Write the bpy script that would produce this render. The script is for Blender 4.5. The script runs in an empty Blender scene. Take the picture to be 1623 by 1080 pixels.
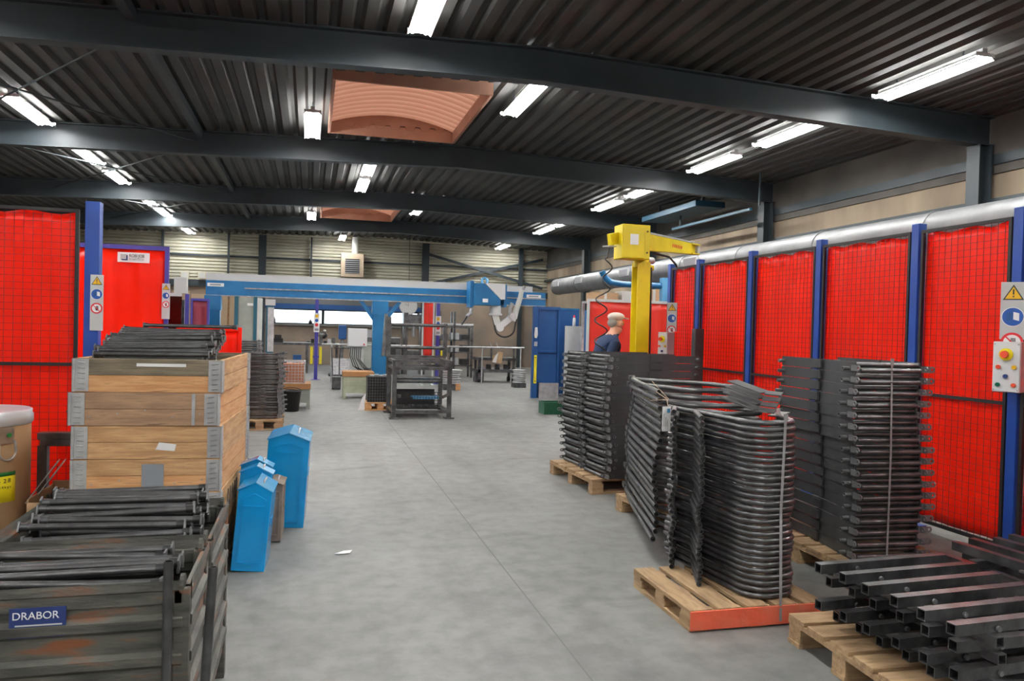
import bpy, math, random
from mathutils import Matrix, Vector
random.seed(7)
R = math.radians
S = bpy.context.scene
COL = S.collection

# ------------------------------------------------------------------ camera
YAW, PITCH, ROLL, CAMZ, FPX = 0.25458047, -0.01600227, 0.026, 1.55, 1230.0
f = Vector((math.sin(YAW)*math.cos(PITCH), math.cos(YAW)*math.cos(PITCH), math.sin(PITCH)))
r0 = Vector((math.cos(YAW), -math.sin(YAW), 0)); u0 = r0.cross(f)
r1 = r0*math.cos(ROLL) + u0*math.sin(ROLL); u1 = u0*math.cos(ROLL) - r0*math.sin(ROLL)
cd = bpy.data.cameras.new('camera'); cam = bpy.data.objects.new('camera', cd); COL.objects.link(cam)
cam.matrix_world = Matrix(((r1.x, u1.x, -f.x, 0), (r1.y, u1.y, -f.y, 0), (r1.z, u1.z, -f.z, CAMZ), (0, 0, 0, 1)))
cd.sensor_width = 36; cd.lens = FPX/1623*36; cd.clip_start = 0.02; cd.clip_end = 300
S.camera = cam
# ------------------------------------------------------------------ world, exposure
w = bpy.data.worlds.new('world'); S.world = w; w.use_nodes = True
bg = w.node_tree.nodes['Background']; bg.inputs[0].default_value = (0.80, 0.92, 1.0, 1); bg.inputs[1].default_value = 1.5
S.view_settings.view_transform = 'Standard'; S.view_settings.look = 'None'
S.view_settings.exposure = 1.82; S.view_settings.gamma = 1.0; S.view_settings.use_curve_mapping = False
LAMP = 42.0          # radiance of the fluorescent tubes

# ------------------------------------------------------------------ materials
MATS = {}
def mat(name, col, rough=.5, metal=0., col2=None, scale=6., detail=6., bump=0., bscale=None, emit=None, es=0., stretch=None,
        lo=.35, hi=.65, trans=0., coat=0., third=None, spec=.5):
    if name in MATS: return MATS[name]
    m = bpy.data.materials.new(name); m.use_nodes = True; nt = m.node_tree; n = nt.nodes; b = n['Principled BSDF']
    b.inputs['Base Color'].default_value = (*col, 1); b.inputs['Roughness'].default_value = rough; b.inputs['Metallic'].default_value = metal
    b.inputs['Specular IOR Level'].default_value = spec
    if coat: b.inputs['Coat Weight'].default_value = coat; b.inputs['Coat Roughness'].default_value = .12
    tc = n.new('ShaderNodeTexCoord'); mp = n.new('ShaderNodeMapping'); nt.links.new(tc.outputs['Object'], mp.inputs[0])
    if stretch: mp.inputs['Scale'].default_value = stretch
    if col2:
        no = n.new('ShaderNodeTexNoise'); no.inputs['Scale'].default_value = scale; no.inputs['Detail'].default_value = detail
        nt.links.new(mp.outputs[0], no.inputs['Vector'])
        rp = n.new('ShaderNodeValToRGB'); e = rp.color_ramp.elements
        e[0].position = lo; e[0].color = (*col, 1); e[1].position = hi; e[1].color = (*col2, 1)
        if third: x = e.new(min(hi+.12, .98)); x.color = (*third, 1)
        nt.links.new(no.outputs['Fac'], rp.inputs[0]); nt.links.new(rp.outputs[0], b.inputs['Base Color'])
    if bump:
        nb = n.new('ShaderNodeTexNoise'); nb.inputs['Scale'].default_value = bscale or scale*4; nb.inputs['Detail'].default_value = 5
        nt.links.new(mp.outputs[0], nb.inputs['Vector'])
        bp = n.new('ShaderNodeBump'); bp.inputs['Strength'].default_value = bump; bp.inputs['Distance'].default_value = .02
        nt.links.new(nb.outputs['Fac'], bp.inputs['Height']); nt.links.new(bp.outputs[0], b.inputs['Normal'])
    if emit: b.inputs['Emission Color'].default_value = (*emit, 1); b.inputs['Emission Strength'].default_value = es
    if trans:
        tr = n.new('ShaderNodeBsdfTranslucent'); tr.inputs[0].default_value = (*col, 1)
        mx = n.new('ShaderNodeMixShader'); mx.inputs[0].default_value = trans
        nt.links.new(b.outputs[0], mx.inputs[1]); nt.links.new(tr.outputs[0], mx.inputs[2])
        nt.links.new(mx.outputs[0], n['Material Output'].inputs[0])
    MATS[name] = m; return m

def glass_mat(name, col, rough=.02):
    m = bpy.data.materials.new(name); m.use_nodes = True; n = m.node_tree.nodes; L = m.node_tree.links
    n.remove(n['Principled BSDF']); t = n.new('ShaderNodeBsdfTransparent'); t.inputs[0].default_value = (*col, 1)
    g = n.new('ShaderNodeBsdfGlossy'); g.inputs['Roughness'].default_value = rough
    mx = n.new('ShaderNodeMixShader'); mx.inputs[0].default_value = .07
    L.new(t.outputs[0], mx.inputs[1]); L.new(g.outputs[0], mx.inputs[2]); L.new(mx.outputs[0], n['Material Output'].inputs[0])
    MATS[name] = m; return m

STEEL = mat('raw black steel', (.070, .071, .073), .30, .75, (.150, .152, .157), 9, bump=.12, bscale=60)
STEEL2 = mat('dull dark steel', (.080, .080, .081), .34, .7, (.170, .170, .174), 7, bump=.1, bscale=40)
PLATE = mat('flat grey black plate', (.050, .053, .056), .42, .3, (.078, .081, .084), 5)
PLATR = mat('rough grey plate', (.055, .056, .058), .7, 0, (.085, .086, .088), 6)
LUGM = mat('cut steel lug', (.14, .145, .15), .4, .5, (.24, .245, .25), 12)
SHINY = mat('bright worn steel', (.35, .35, .35), .3, .9, (.55, .55, .56), 14)
GALV = mat('galvanised steel', (.40, .41, .42), .4, .45, (.56, .57, .58), 10, bump=.08)
DUCTM = mat('duct sheet metal', (.15, .155, .16), .5, .35, (.20, .205, .21), 3)
BLUEP = mat('fence post blue', (.010, .050, .28), .38, 0, (.014, .065, .33), 5)
PURP = mat('violet blue post paint', (.06, .05, .32), .4)
BLUEG = mat('gantry blue', (.005, .125, .31), .38, 0, (.010, .16, .37), 4)
BLUED = mat('door blue', (.008, .07, .24), .42, 0, (.012, .09, .28), 3)
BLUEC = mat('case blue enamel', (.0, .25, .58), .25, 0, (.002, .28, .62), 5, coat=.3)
BLUETOP = mat('pale blue and lid sheen enamel', (.10, .36, .62), .2, 0, (.14, .42, .68), 5, coat=.5)  # plain pale blue; on the case lids it carries painted sheen
BLACK = mat('black paint', (.010, .010, .011), .55)
BLACKP = mat('black plastic', (.014, .014, .015), .45)
RED = mat('red welding curtain', (.98, .032, .006), .32, 0, (.92, .026, .005), 2.2, trans=.45)
REDF = mat('haze tinted red curtain', (.80, .05, .03), .42, 0, (.72, .04, .025), 2.5, trans=.35)  # distance haze mixed into the red of the far curtains
REDP = mat('purple red curtain', (.35, .04, .06), .45, 0, (.25, .04, .09), 3, trans=.25)
YEL = mat('crane yellow', (.78, .61, .010), .42, 0, (.68, .53, .010), 5)
YELG = mat('guard yellow', (.80, .66, .02), .45)
WOOD1 = mat('weathered grey board', (.12, .10, .07), .75, 0, (.25, .20, .13), 3.2, stretch=(1.2, 14, 14), bump=.25)
WOOD2 = mat('orange pine board', (.52, .25, .095), .7, 0, (.66, .37, .17), 3.0, stretch=(1.2, 16, 16), bump=.25, third=(.28, .13, .05), lo=.40, hi=.60)
WOOD3 = mat('brown pine board', (.28, .165, .095), .72, 0, (.42, .26, .15), 3.0, stretch=(1.2, 13, 13), bump=.25, third=(.16, .09, .05), lo=.40, hi=.60)
WOOD4 = mat('pale pine board', (.42, .23, .10), .7, 0, (.60, .365, .175), 3.0, stretch=(1.2, 14, 14), bump=.25, third=(.30, .16, .07), lo=.40, hi=.60)
PALW = mat('pallet wood', (.27, .17, .09), .78, 0, (.42, .28, .15), 3.5, stretch=(1.5, 9, 9), bump=.3, third=(.22, .14, .08))
PALO = mat('orange red painted pallet board', (.72, .10, .045), .7, 0, (.58, .13, .07), 5, bump=.2, third=(.40, .17, .10))
CARD = mat('brown fibreboard', (.40, .255, .135), .7, 0, (.44, .285, .155), 3)
CARD2 = mat('cardboard', (.45, .29, .16), .8)
LID = mat('grey steel lid', (.50, .52, .55), .35, .4)
WHITE = mat('white enamel', (.68, .69, .70), .4)
OFFW = mat('off white sheet', (.52, .54, .52), .55, 0, (.60, .61, .58), 4)
LGREY = mat('light grey enamel', (.52, .53, .53), .4)
STICK = mat('white sticker', (.80, .80, .80), .5)
INK = mat('dark ink', (.03, .03, .035), .6)
GINK = mat('grey print', (.28, .28, .30), .6)
NAVY = mat('navy print', (.015, .035, .16), .6)
YLAB = mat('yellow label', (.85, .72, .01), .5)
GLAB = mat('green print', (.005, .17, .03), .5)
BLUS = mat('sign blue', (.015, .09, .40), .4)
REDS = mat('sign red', (.70, .02, .03), .4)
ORB = mat('orange red button', (.85, .10, .04), .35)
AMB = mat('amber button', (.85, .50, .02), .3)
GRB = mat('green button', (.0, .13, .07), .35)
RUST = mat('weathered stillage paint', (.050, .051, .046), .55, .2, (.115, .112, .095), 7, stretch=(.6, .6, 3), bump=.2, third=(.24, .085, .035), lo=.36, hi=.58)
GREENBOX = mat('pale green stillage paint', (.30, .33, .23), .55, 0, (.42, .44, .32), 6, third=(.26, .15, .07))
GREENGR = mat('grey green paint', (.27, .30, .27), .5, 0, (.34, .36, .32), 4)
RUSTOR = mat('rusty orange band', (.42, .20, .07), .7, 0, (.34, .17, .07), 8)
ORMESH = mat('orange brown mesh', (.50, .18, .09), .6)
CRATEG = mat('dark green plastic', (.006, .085, .04), .45)
TEAL = mat('teal frame', (.01, .10, .15), .45)
BEAM = mat('painted roof steel', (.026, .037, .045), .5, .0, (.035, .049, .058), 2)
DECK = mat('roof deck', (.042, .042, .040), .65, .0, (.060, .060, .055), 1.2)
CLAD = mat('cream wall cladding', (.46, .44, .35), .6, 0, (.56, .54, .45), .8)
WALLR = mat('stained beige wall', (.20, .155, .11), .85, 0, (.34, .27, .19), 1.2, stretch=(1, 1, .35), bump=.15)
CONC = mat('grimy lower wall', (.22, .19, .16), .85, 0, (.36, .27, .20), .9, bump=.15, third=(.42, .36, .30))
SKIN = mat('skin', (.55, .28, .19), .5)
CAPM = mat('light cap', (.62, .56, .50), .75)
HAIR = mat('grey hair', (.30, .28, .26), .8)
NAVYC = mat('navy work jacket', (.012, .030, .085), .8, 0, (.018, .04, .11), 8, bump=.2)
CORDM = mat('dark cord', (.02, .018, .018), .5)
STRAP = mat('grey strapping', (.24, .24, .245), .5, .1)
TWINE = mat('twine', (.55, .40, .28), .9)
TUBE = mat('lamp tube', (1, 1, 1), .5, emit=(1.0, .985, .96), es=LAMP)
LAMPB = mat('lamp housing', (.75, .76, .76), .35)
CURB = mat('skylight kerb timber', (.36, .19, .13), .75, 0, (.42, .23, .16), 3)
GLASS = glass_mat('window glass', (.93, .97, .98)); DGLASS = glass_mat('dark screen glass', (.16, .17, .18), .1)

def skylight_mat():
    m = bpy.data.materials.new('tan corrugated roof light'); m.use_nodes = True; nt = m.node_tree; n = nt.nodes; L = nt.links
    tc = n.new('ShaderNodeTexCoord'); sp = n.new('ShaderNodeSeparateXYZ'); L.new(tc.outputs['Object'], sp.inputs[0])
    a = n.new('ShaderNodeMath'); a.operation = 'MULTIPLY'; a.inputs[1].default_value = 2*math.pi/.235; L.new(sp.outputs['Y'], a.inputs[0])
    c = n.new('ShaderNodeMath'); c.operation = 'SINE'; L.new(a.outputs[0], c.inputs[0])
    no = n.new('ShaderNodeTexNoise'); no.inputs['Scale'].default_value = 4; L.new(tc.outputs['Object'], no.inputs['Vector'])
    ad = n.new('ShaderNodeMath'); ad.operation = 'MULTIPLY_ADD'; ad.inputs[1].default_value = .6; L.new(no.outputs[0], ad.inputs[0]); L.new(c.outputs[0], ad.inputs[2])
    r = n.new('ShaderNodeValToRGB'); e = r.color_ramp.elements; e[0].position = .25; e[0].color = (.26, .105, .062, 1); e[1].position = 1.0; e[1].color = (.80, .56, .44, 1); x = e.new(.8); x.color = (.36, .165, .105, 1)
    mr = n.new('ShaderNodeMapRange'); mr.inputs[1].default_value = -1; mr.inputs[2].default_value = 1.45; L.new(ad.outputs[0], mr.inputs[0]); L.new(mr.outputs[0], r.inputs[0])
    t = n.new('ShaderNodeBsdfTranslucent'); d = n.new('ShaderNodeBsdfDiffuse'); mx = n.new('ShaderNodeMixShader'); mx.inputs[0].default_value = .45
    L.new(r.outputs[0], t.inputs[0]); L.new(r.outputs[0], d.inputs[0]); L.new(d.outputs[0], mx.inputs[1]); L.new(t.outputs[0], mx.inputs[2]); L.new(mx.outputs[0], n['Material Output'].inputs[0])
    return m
def floor_mat():
    m = bpy.data.materials.new('worn concrete'); m.use_nodes = True; nt = m.node_tree; n = nt.nodes; L = nt.links; b = n['Principled BSDF']
    tc = n.new('ShaderNodeTexCoord')
    def noise(s, d, st=None):
        mp = n.new('ShaderNodeMapping'); L.new(tc.outputs['Object'], mp.inputs[0])
        if st: mp.inputs['Scale'].default_value = st
        o = n.new('ShaderNodeTexNoise'); o.inputs['Scale'].default_value = s; o.inputs['Detail'].default_value = d; o.inputs['Roughness'].default_value = .6
        L.new(mp.outputs[0], o.inputs['Vector']); return o
    a = noise(.55, 8); c = noise(7, 10); d = noise(1.6, 6, (1, .12, 1))
    r = n.new('ShaderNodeValToRGB'); e = r.color_ramp.elements
    e[0].position = .32; e[0].color = (.155, .157, .150, 1); e[1].position = .68; e[1].color = (.240, .243, .233, 1)
    L.new(a.outputs[0], r.inputs[0])
    r2 = n.new('ShaderNodeValToRGB'); e = r2.color_ramp.elements
    e[0].position = .3; e[0].color = (.74, .74, .74, 1); e[1].position = .6; e[1].color = (1.05, 1.05, 1.05, 1); L.new(c.outputs[0], r2.inputs[0])
    r3 = n.new('ShaderNodeValToRGB'); e = r3.color_ramp.elements
    e[0].position = .36; e[0].color = (.80, .80, .80, 1); e[1].position = .5; e[1].color = (1, 1, 1, 1); L.new(d.outputs[0], r3.inputs[0])
    m1 = n.new('ShaderNodeMix'); m1.data_type = 'RGBA'; m1.blend_type = 'MULTIPLY'; m1.inputs[0].default_value = 1
    L.new(r.outputs[0], m1.inputs[6]); L.new(r2.outputs[0], m1.inputs[7])
    m2 = n.new('ShaderNodeMix'); m2.data_type = 'RGBA'; m2.blend_type = 'MULTIPLY'; m2.inputs[0].default_value = .8
    L.new(m1.outputs[2], m2.inputs[6]); L.new(r3.outputs[0], m2.inputs[7]); L.new(m2.outputs[2], b.inputs['Base Color'])
    wv = n.new('ShaderNodeTexWave'); wv.wave_type = 'RINGS'; wv.inputs['Scale'].default_value = .22; wv.inputs['Distortion'].default_value = 7; wv.inputs['Detail'].default_value = 1.2; L.new(tc.outputs['Object'], wv.inputs['Vector'])
    r4 = n.new('ShaderNodeValToRGB'); e = r4.color_ramp.elements; e[0].position = 0; e[0].color = (.72, .72, .72, 1); e[1].position = .022; e[1].color = (1, 1, 1, 1); L.new(wv.outputs['Fac'], r4.inputs[0])
    g = noise(.9, 3); r5 = n.new('ShaderNodeValToRGB'); e = r5.color_ramp.elements; e[0].position = .48; e[0].color = (0, 0, 0, 1); e[1].position = .62; e[1].color = (1, 1, 1, 1); L.new(g.outputs[0], r5.inputs[0])
    m3 = n.new('ShaderNodeMix'); m3.data_type = 'RGBA'; m3.blend_type = 'MULTIPLY'; L.new(r5.outputs[0], m3.inputs[0]); L.new(m2.outputs[2], m3.inputs[6]); L.new(r4.outputs[0], m3.inputs[7]); L.new(m3.outputs[2], b.inputs['Base Color'])
    b.inputs['Roughness'].default_value = .55
    bp = n.new('ShaderNodeBump'); bp.inputs['Strength'].default_value = .12; bp.inputs['Distance'].default_value = .01
    L.new(c.outputs[0], bp.inputs['Height']); L.new(bp.outputs[0], b.inputs['Normal'])
    return m

# ------------------------------------------------------------------ mesh builder
class MB:
    def __init__(s): s.v = []; s.f = []; s.sm = []
    def add(s, vs, fs, smooth=False, M=None):
        o = len(s.v)
        s.v += [tuple(M @ Vector(p)) if M else tuple(p) for p in vs]
        s.f += [tuple(i+o for i in q) for q in fs]; s.sm += [smooth]*len(fs); return s
    def box(s, x0, y0, z0, x1, y1, z1, M=None):
        v = [(x0,y0,z0),(x1,y0,z0),(x1,y1,z0),(x0,y1,z0),(x0,y0,z1),(x1,y0,z1),(x1,y1,z1),(x0,y1,z1)]
        return s.add(v, [(3,2,1,0),(4,5,6,7),(0,1,5,4),(1,2,6,5),(2,3,7,6),(3,0,4,7)], False, M)
    def cbox(s, c, d, M=None):
        return s.box(c[0]-d[0]/2, c[1]-d[1]/2, c[2]-d[2]/2, c[0]+d[0]/2, c[1]+d[1]/2, c[2]+d[2]/2, M)
    def bar(s, a, b, w, h, up=(0,0,1)):
        a = Vector(a); b = Vector(b); d = (b-a).normalized(); up = Vector(up)
        if abs(d.dot(up)) > .98: up = Vector((0,1,0))
        x = d.cross(up).normalized(); y = x.cross(d)
        v = [p + x*sx*w/2 + y*sy*h/2 for p in (a, b) for sx, sy in ((-1,-1),(1,-1),(1,1),(-1,1))]
        return s.add(v, [(0,1,2,3),(7,6,5,4),(0,4,5,1),(1,5,6,2),(2,6,7,3),(3,7,4,0)])
    def hollow(s, a, b, w, t=.004):
        """square hollow section with open ends"""
        a = Vector(a); b = Vector(b); d = (b-a).normalized(); up = Vector((0,0,1))
        if abs(d.dot(up)) > .98: up = Vector((0,1,0))
        x = d.cross(up).normalized(); y = x.cross(d); k = ((-1,-1),(1,-1),(1,1),(-1,1)); v = []
        for p in (a, b):
            for q in (w/2, w/2-t): v += [p + x*i*q + y*j*q for i, j in k]
        fs = []
        for i in range(4):
            j = (i+1) % 4
            fs += [(i, j, 4+j, 4+i), (8+j, 8+i, 12+i, 12+j), (i, 8+i, 8+j, j), (4+i, 4+j, 12+j, 12+i)]
        return s.add(v, fs)
    def path(s, pts, r, n=8, caps=True, hollow=False, taper=None):
        pts = [Vector(p) for p in pts]; rings = []; x = None
        for i, p in enumerate(pts):
            d = ((pts[i+1]-p).normalized() if i < len(pts)-1 else Vector()) + ((p-pts[i-1]).normalized() if i else Vector())
            d.normalize()
            if x is None:
                x = d.orthogonal().normalized()
            x = (x - d*x.dot(d)).normalized(); y = d.cross(x)
            rr = r if taper is None else taper[i]
            rings.append([p + (x*math.cos(a)+y*math.sin(a))*rr for a in (2*math.pi*k/n for k in range(n))])
        v = [q for g in rings for q in g]; fs = []
        for i in range(len(pts)-1):
            for k in range(n): fs.append((i*n+k, i*n+(k+1) % n, (i+1)*n+(k+1) % n, (i+1)*n+k))
        s.add(v, fs, True)
        if caps and not hollow: s.add(rings[0], [tuple(range(n-1, -1, -1))]); s.add(rings[-1], [tuple(range(n))])
        if hollow:
            for e, i in ((0, 1), (-1, -2)):
                c = pts[e]; inn = (pts[i]-c).normalized()*r*2.0
                ring = rings[e]; inr = [c + (q-c)*.76 for q in ring]; dp = [q+inn for q in inr]
                vv = ring + inr + dp; ff = []
                for k in range(n):
                    j = (k+1) % n; ff += [(k, j, n+j, n+k), (n+k, n+j, 2*n+j, 2*n+k)]
                ff.append(tuple(2*n+k for k in range(n)))
                if e == 0: ff = [tuple(reversed(q)) for q in ff]
                s.add(vv, ff)
        return s
    def cyl(s, a, b, r, n=12, r2=None): return s.path([a, b], r, n, taper=None if r2 is None else [r, r2])
    def lathe(s, prof, c=(0,0,0), n=32):
        v = []; fs = []
        for r, z in prof:
            for k in range(n): a = 2*math.pi*k/n; v.append((c[0]+r*math.cos(a), c[1]+r*math.sin(a), c[2]+z))
        for i in range(len(prof)-1):
            for k in range(n): fs.append((i*n+k, i*n+(k+1) % n, (i+1)*n+(k+1) % n, (i+1)*n+k))
        return s.add(v, fs, True)
    def prism(s, pts, d, M=None):
        """polygon pts (3D, planar) extruded by vector d"""
        n = len(pts); d = Vector(d); v = [Vector(p) for p in pts] + [Vector(p)+d for p in pts]
        fs = [tuple(range(n-1, -1, -1)), tuple(range(n, 2*n))] + [(i, (i+1) % n, n+(i+1) % n, n+i) for i in range(n)]
        return s.add(v, fs, False, M)
    def disc(s, c, nrm, r, t, n=20):
        c = Vector(c); nrm = Vector(nrm).normalized(); return s.path([c, c+nrm*t], r, n)
    def sphere(s, c, rx, ry, rz, n=12, m=8):
        v = []; fs = []
        for i in range(m+1):
            p = math.pi*i/m
            for k in range(n): a = 2*math.pi*k/n; v.append((c[0]+rx*math.sin(p)*math.cos(a), c[1]+ry*math.sin(p)*math.sin(a), c[2]+rz*math.cos(p)))
        for i in range(m):
            for k in range(n): fs.append((i*n+k, (i+1)*n+k, (i+1)*n+(k+1) % n, i*n+(k+1) % n))
        return s.add(v, fs, True)
    def mesh(s, name):
        me = bpy.data.meshes.new(name); me.from_pydata(s.v, [], s.f); me.polygons.foreach_set('use_smooth', s.sm); me.update(); return me
    def build(s, name, m, parent=None, bevel=0):
        o = bpy.data.objects.new(name, s.mesh(name)); COL.objects.link(o); o.data.materials.append(m)
        if parent: o.parent = parent
        if bevel:
            b = o.modifiers.new('bevel', 'BEVEL'); b.width = bevel; b.segments = 2; b.limit_method = 'ANGLE'
        return o

def B(*a, **k): return MB().box(*a, **k)
def tag(o, label, cat, group=None):
    o['label'] = label; o['category'] = cat
    if group: o['group'] = group
    return o
def thing(name, label, cat, loc=(0,0,0), rz=0., group=None, rx=0., ry=0.):
    o = bpy.data.objects.new(name, None); COL.objects.link(o); o.location = loc; o.rotation_euler = (R(rx), R(ry), R(rz))
    o.empty_display_size = .1; return tag(o, label, cat, group)
def struct(o): o['kind'] = 'structure'; return o
KIDS = {}
def copy_tree(o, parent=None):
    c = o.copy(); COL.objects.link(c); c.parent = parent
    for ch in [x for x in COL.objects if x.parent == o]: copy_tree(ch, c)
    return c
def dup(o, loc, rot=None, label=None, group=None):
    c = copy_tree(o); c.location = loc
    if rot: c.rotation_euler = tuple(R(a) for a in rot)
    if label: c['label'] = label
    if group: c['group'] = group
    return c
def inst(me_or_obj, name, parent, loc=(0,0,0), rot=(0,0,0), m=None):
    """part sharing mesh data"""
    me = me_or_obj.data if hasattr(me_or_obj, 'data') else me_or_obj
    o = bpy.data.objects.new(name, me); COL.objects.link(o); o.parent = parent; o.location = loc; o.rotation_euler = rot
    return o
def text(body, size, loc, rot, m, parent, name='lettering', align='LEFT', ext=.0008, sx=1.):
    cu = bpy.data.curves.new('t', 'FONT'); cu.body = body; cu.size = size; cu.align_x = align; cu.extrude = ext
    o = bpy.data.objects.new('t', cu); COL.objects.link(o)
    me = bpy.data.meshes.new_from_object(o.evaluated_get(bpy.context.evaluated_depsgraph_get()))
    bpy.data.objects.remove(o); bpy.data.curves.remove(cu)
    q = bpy.data.objects.new(name, me); COL.objects.link(q); me.materials.clear(); me.materials.append(m)
    q.parent = parent; q.location = loc; q.rotation_euler = tuple(R(a) for a in rot); q.scale = (sx, 1, 1); return q
def arc(c, r, a0, a1, n, plane='xy'):
    out = []
    for i in range(n+1):
        a = R(a0 + (a1-a0)*i/n); p = (math.cos(a)*r, math.sin(a)*r)
        out.append({'xy': (c[0]+p[0], c[1]+p[1], c[2]), 'xz': (c[0]+p[0], c[1], c[2]+p[1]), 'yz': (c[0], c[1]+p[0], c[2]+p[1])}[plane])
    return out

# ================================================================== THE SETTING
XL, XR, YN, YF = -9.0, 9.15, -12.0, 29.8
AP = 2.6
def roofz(x): return 4.86 - (.033 if x > AP else .026)*abs(x-AP)
struct(B(XL-.3, YN-.3, -.2, XR+.3, YF+.3, 0).build('floor', floor_mat()))
# saw-cut joint in the concrete: thin dark strips laid in the slab
jm = mat('joint filler', (.15, .15, .148), .9)
for i, (a, b_) in enumerate((((1.24, 1.0), (1.24, 28.0)),)):
    struct(B(a[0]-.004, a[1], 0, a[0]+.004, b_[1], .0010).build('trim_1', jm))
def deck(name, x0, x1, y0, y1):
    p = .25; pts = []; x = x0; top = .06
    k = math.floor(x0/p)
    while k*p < x1:
        for fx, h in ((0, 0), (.11, 0), (.145, top), (.215, top)):
            xx = k*p + fx
            if x0 <= xx <= x1: pts.append((xx, roofz(xx)+h))
        k += 1
    pts = [(x0, roofz(x0))] + pts + [(x1, roofz(x1))]
    v = [(x, y, z) for y in (y0, y1) for x, z in pts]; n = len(pts)
    o = MB().add(v, [(i, i+1, n+i+1, n+i) for i in range(n-1)]).build(name, DECK)
    sd = o.modifiers.new('thick', 'SOLIDIFY'); sd.thickness = .004; return struct(o)
SKYL = skylight_mat()
SKY = ((10.3, 13.15), (21.0, 23.8)); SX0, SX1 = .25, 2.28
deck('ceiling', XL, SX0, YN, YF+.25); deck('ceiling', SX1, XR, YN, YF+.25)
for a, b_ in ((YN, SKY[0][0]), (SKY[0][1], SKY[1][0]), (SKY[1][1], YF+.25)): deck('ceiling', SX0, SX1, a, b_)
# roof lights: kerb boards and an arched corrugated sheet
for i, (a, b_) in enumerate(SKY):
    root = struct(thing('window_%d' % (i+1), 'arched tan corrugated roof light in a timber kerb', 'roof light', (0, 0, 0)))
    del root['category']
    z0 = 4.68; z1 = 4.87
    B(SX0-.04, a-.04, z0, SX1+.04, a, z1).build('kerb_board', CURB, root); B(SX0-.04, b_, z0, SX1+.04, b_+.04, z1).build('kerb_board', CURB, root)
    B(SX0-.04, a, z0, SX0, b_, z1).build('kerb_board', CURB, root); B(SX1, a, z0, SX1+.04, b_, z1).build('kerb_board', CURB, root)
    v = []; fs = []; nx = 20; ny = 168; half = (SX1-SX0)/2+.04; cx = (SX0+SX1)/2
    for j in range(ny+1):
        y = a-.04 + (b_-a+.08)*j/ny; cor = .034*math.sin(2*math.pi*y/.235)
        for k in range(nx+1):
            t = -1+2*k/nx; v.append((cx+half*t, y, z1 + .20*(1-t*t) + cor))
    fs = [(j*(nx+1)+k, j*(nx+1)+k+1, (j+1)*(nx+1)+k+1, (j+1)*(nx+1)+k) for j in range(ny) for k in range(nx)]
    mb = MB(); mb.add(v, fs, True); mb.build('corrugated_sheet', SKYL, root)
    for yy, q in ((a-.04, 1), (b_+.04, -1)):
        g = [(cx+half*t, yy, z1 + .22*(1-t*t)) for t in (-1+2*k/12 for k in range(13))]
        MB().prism(g, (0, .02*q, 0)).build('end_board', CURB, root)
# roof beams with flanges and web; columns
BY = (-6.9, -1.65, 3.6, 8.86, 14.1, 19.6, 24.75)
def ibeam(mb, x0, x1, y, d=.40, wf=.18, t=.018):
    for a, b_ in ((x0, AP), (AP, x1)):
        za, zb = roofz(a)-.004, roofz(b_)-.004
        for lo, hi, hw in ((-d, -d+t, wf/2), (-d+t, -t, .006), (-t, 0, wf/2)):
            v = [(a,y-hw,za+lo),(b_,y-hw,zb+lo),(b_,y+hw,zb+lo),(a,y+hw,za+lo),(a,y-hw,za+hi),(b_,y-hw,zb+hi),(b_,y+hw,zb+hi),(a,y+hw,za+hi)]
            mb.add(v, [(3,2,1,0),(4,5,6,7),(0,1,5,4),(1,2,6,5),(2,3,7,6),(3,0,4,7)])
    return mb
for y in BY:
    struct(ibeam(MB(), XL+.05, XR-.05, y).build('roof_beam', BEAM))
    c = MB(); x = XR-.2
    c.box(x-.11, y-.11, 0, x-.09, y+.11, 4.25); c.box(x+.09, y-.11, 0, x+.11, y+.11, 4.25); c.box(x-.09, y-.008, 0, x+.09, y+.008, 4.25)
    struct(c.build('wall_column', BEAM))
    c = MB(); x = XL+.2
    c.box(x-.11, y-.11, 0, x-.09, y+.11, 4.12); c.box(x+.09, y-.11, 0, x+.11, y+.11, 4.12); c.box(x-.09, y-.008, 0, x+.09, y+.008, 4.12)
    struct(c.build('wall_column', BEAM))
# purlin tubes and wind-bracing rods under the deck
for x in (-1.85,):
    for y0, y1 in zip(BY[:-1], BY[1:]):
        struct(B(x-.05, y0+.1, roofz(x)-.14, x+.05, y1-.1, roofz(x)-.02).build('roof_tie', BEAM))
for y0, y1 in zip(BY[3:-1], BY[4:]):
    struct(MB().cyl((-1.9, y0+.1, roofz(-1.9)-.2), (-5.6, y1-.1, roofz(-5.6)-.2), .014, 6).build('bracing_rod', BEAM))
    struct(MB().cyl((-5.6, y0+.1, roofz(-5.6)-.2), (-1.9, y1-.1, roofz(-1.9)-.2), .014, 6).build('bracing_rod', BEAM))
# side and rear walls
struct(B(XL-.2, YN, 0, XL, YF+.2, 4.9).build('wall_left', CONC)); struct(B(XL-.2, YN-.2, 0, XR+.2, YN, 5.0).build('wall_rear', CLAD))
struct(B(XR, YN, 0, XR+.2, YF+.2, 4.95).build('wall_right', WALLR))
struct(B(XR-.03, YN, 3.86, XR, YF, 4.9).build('wall_right', mat('upper wall lamp shade', (.060, .056, .050), .75, 0, (.095, .086, .074), 1.5)))  # shade above the lamp cutoff, put into a darker strip on the wall
for x, z0, z1 in ((XR-.06, 3.98, 4.12),): struct(B(x, YN, z0, XR, YF, z1).build('wall_rail', BEAM))
struct(B(XR-.13, YN, 3.42, XR, YF, 3.50).build('wall_rail', BEAM))
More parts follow.
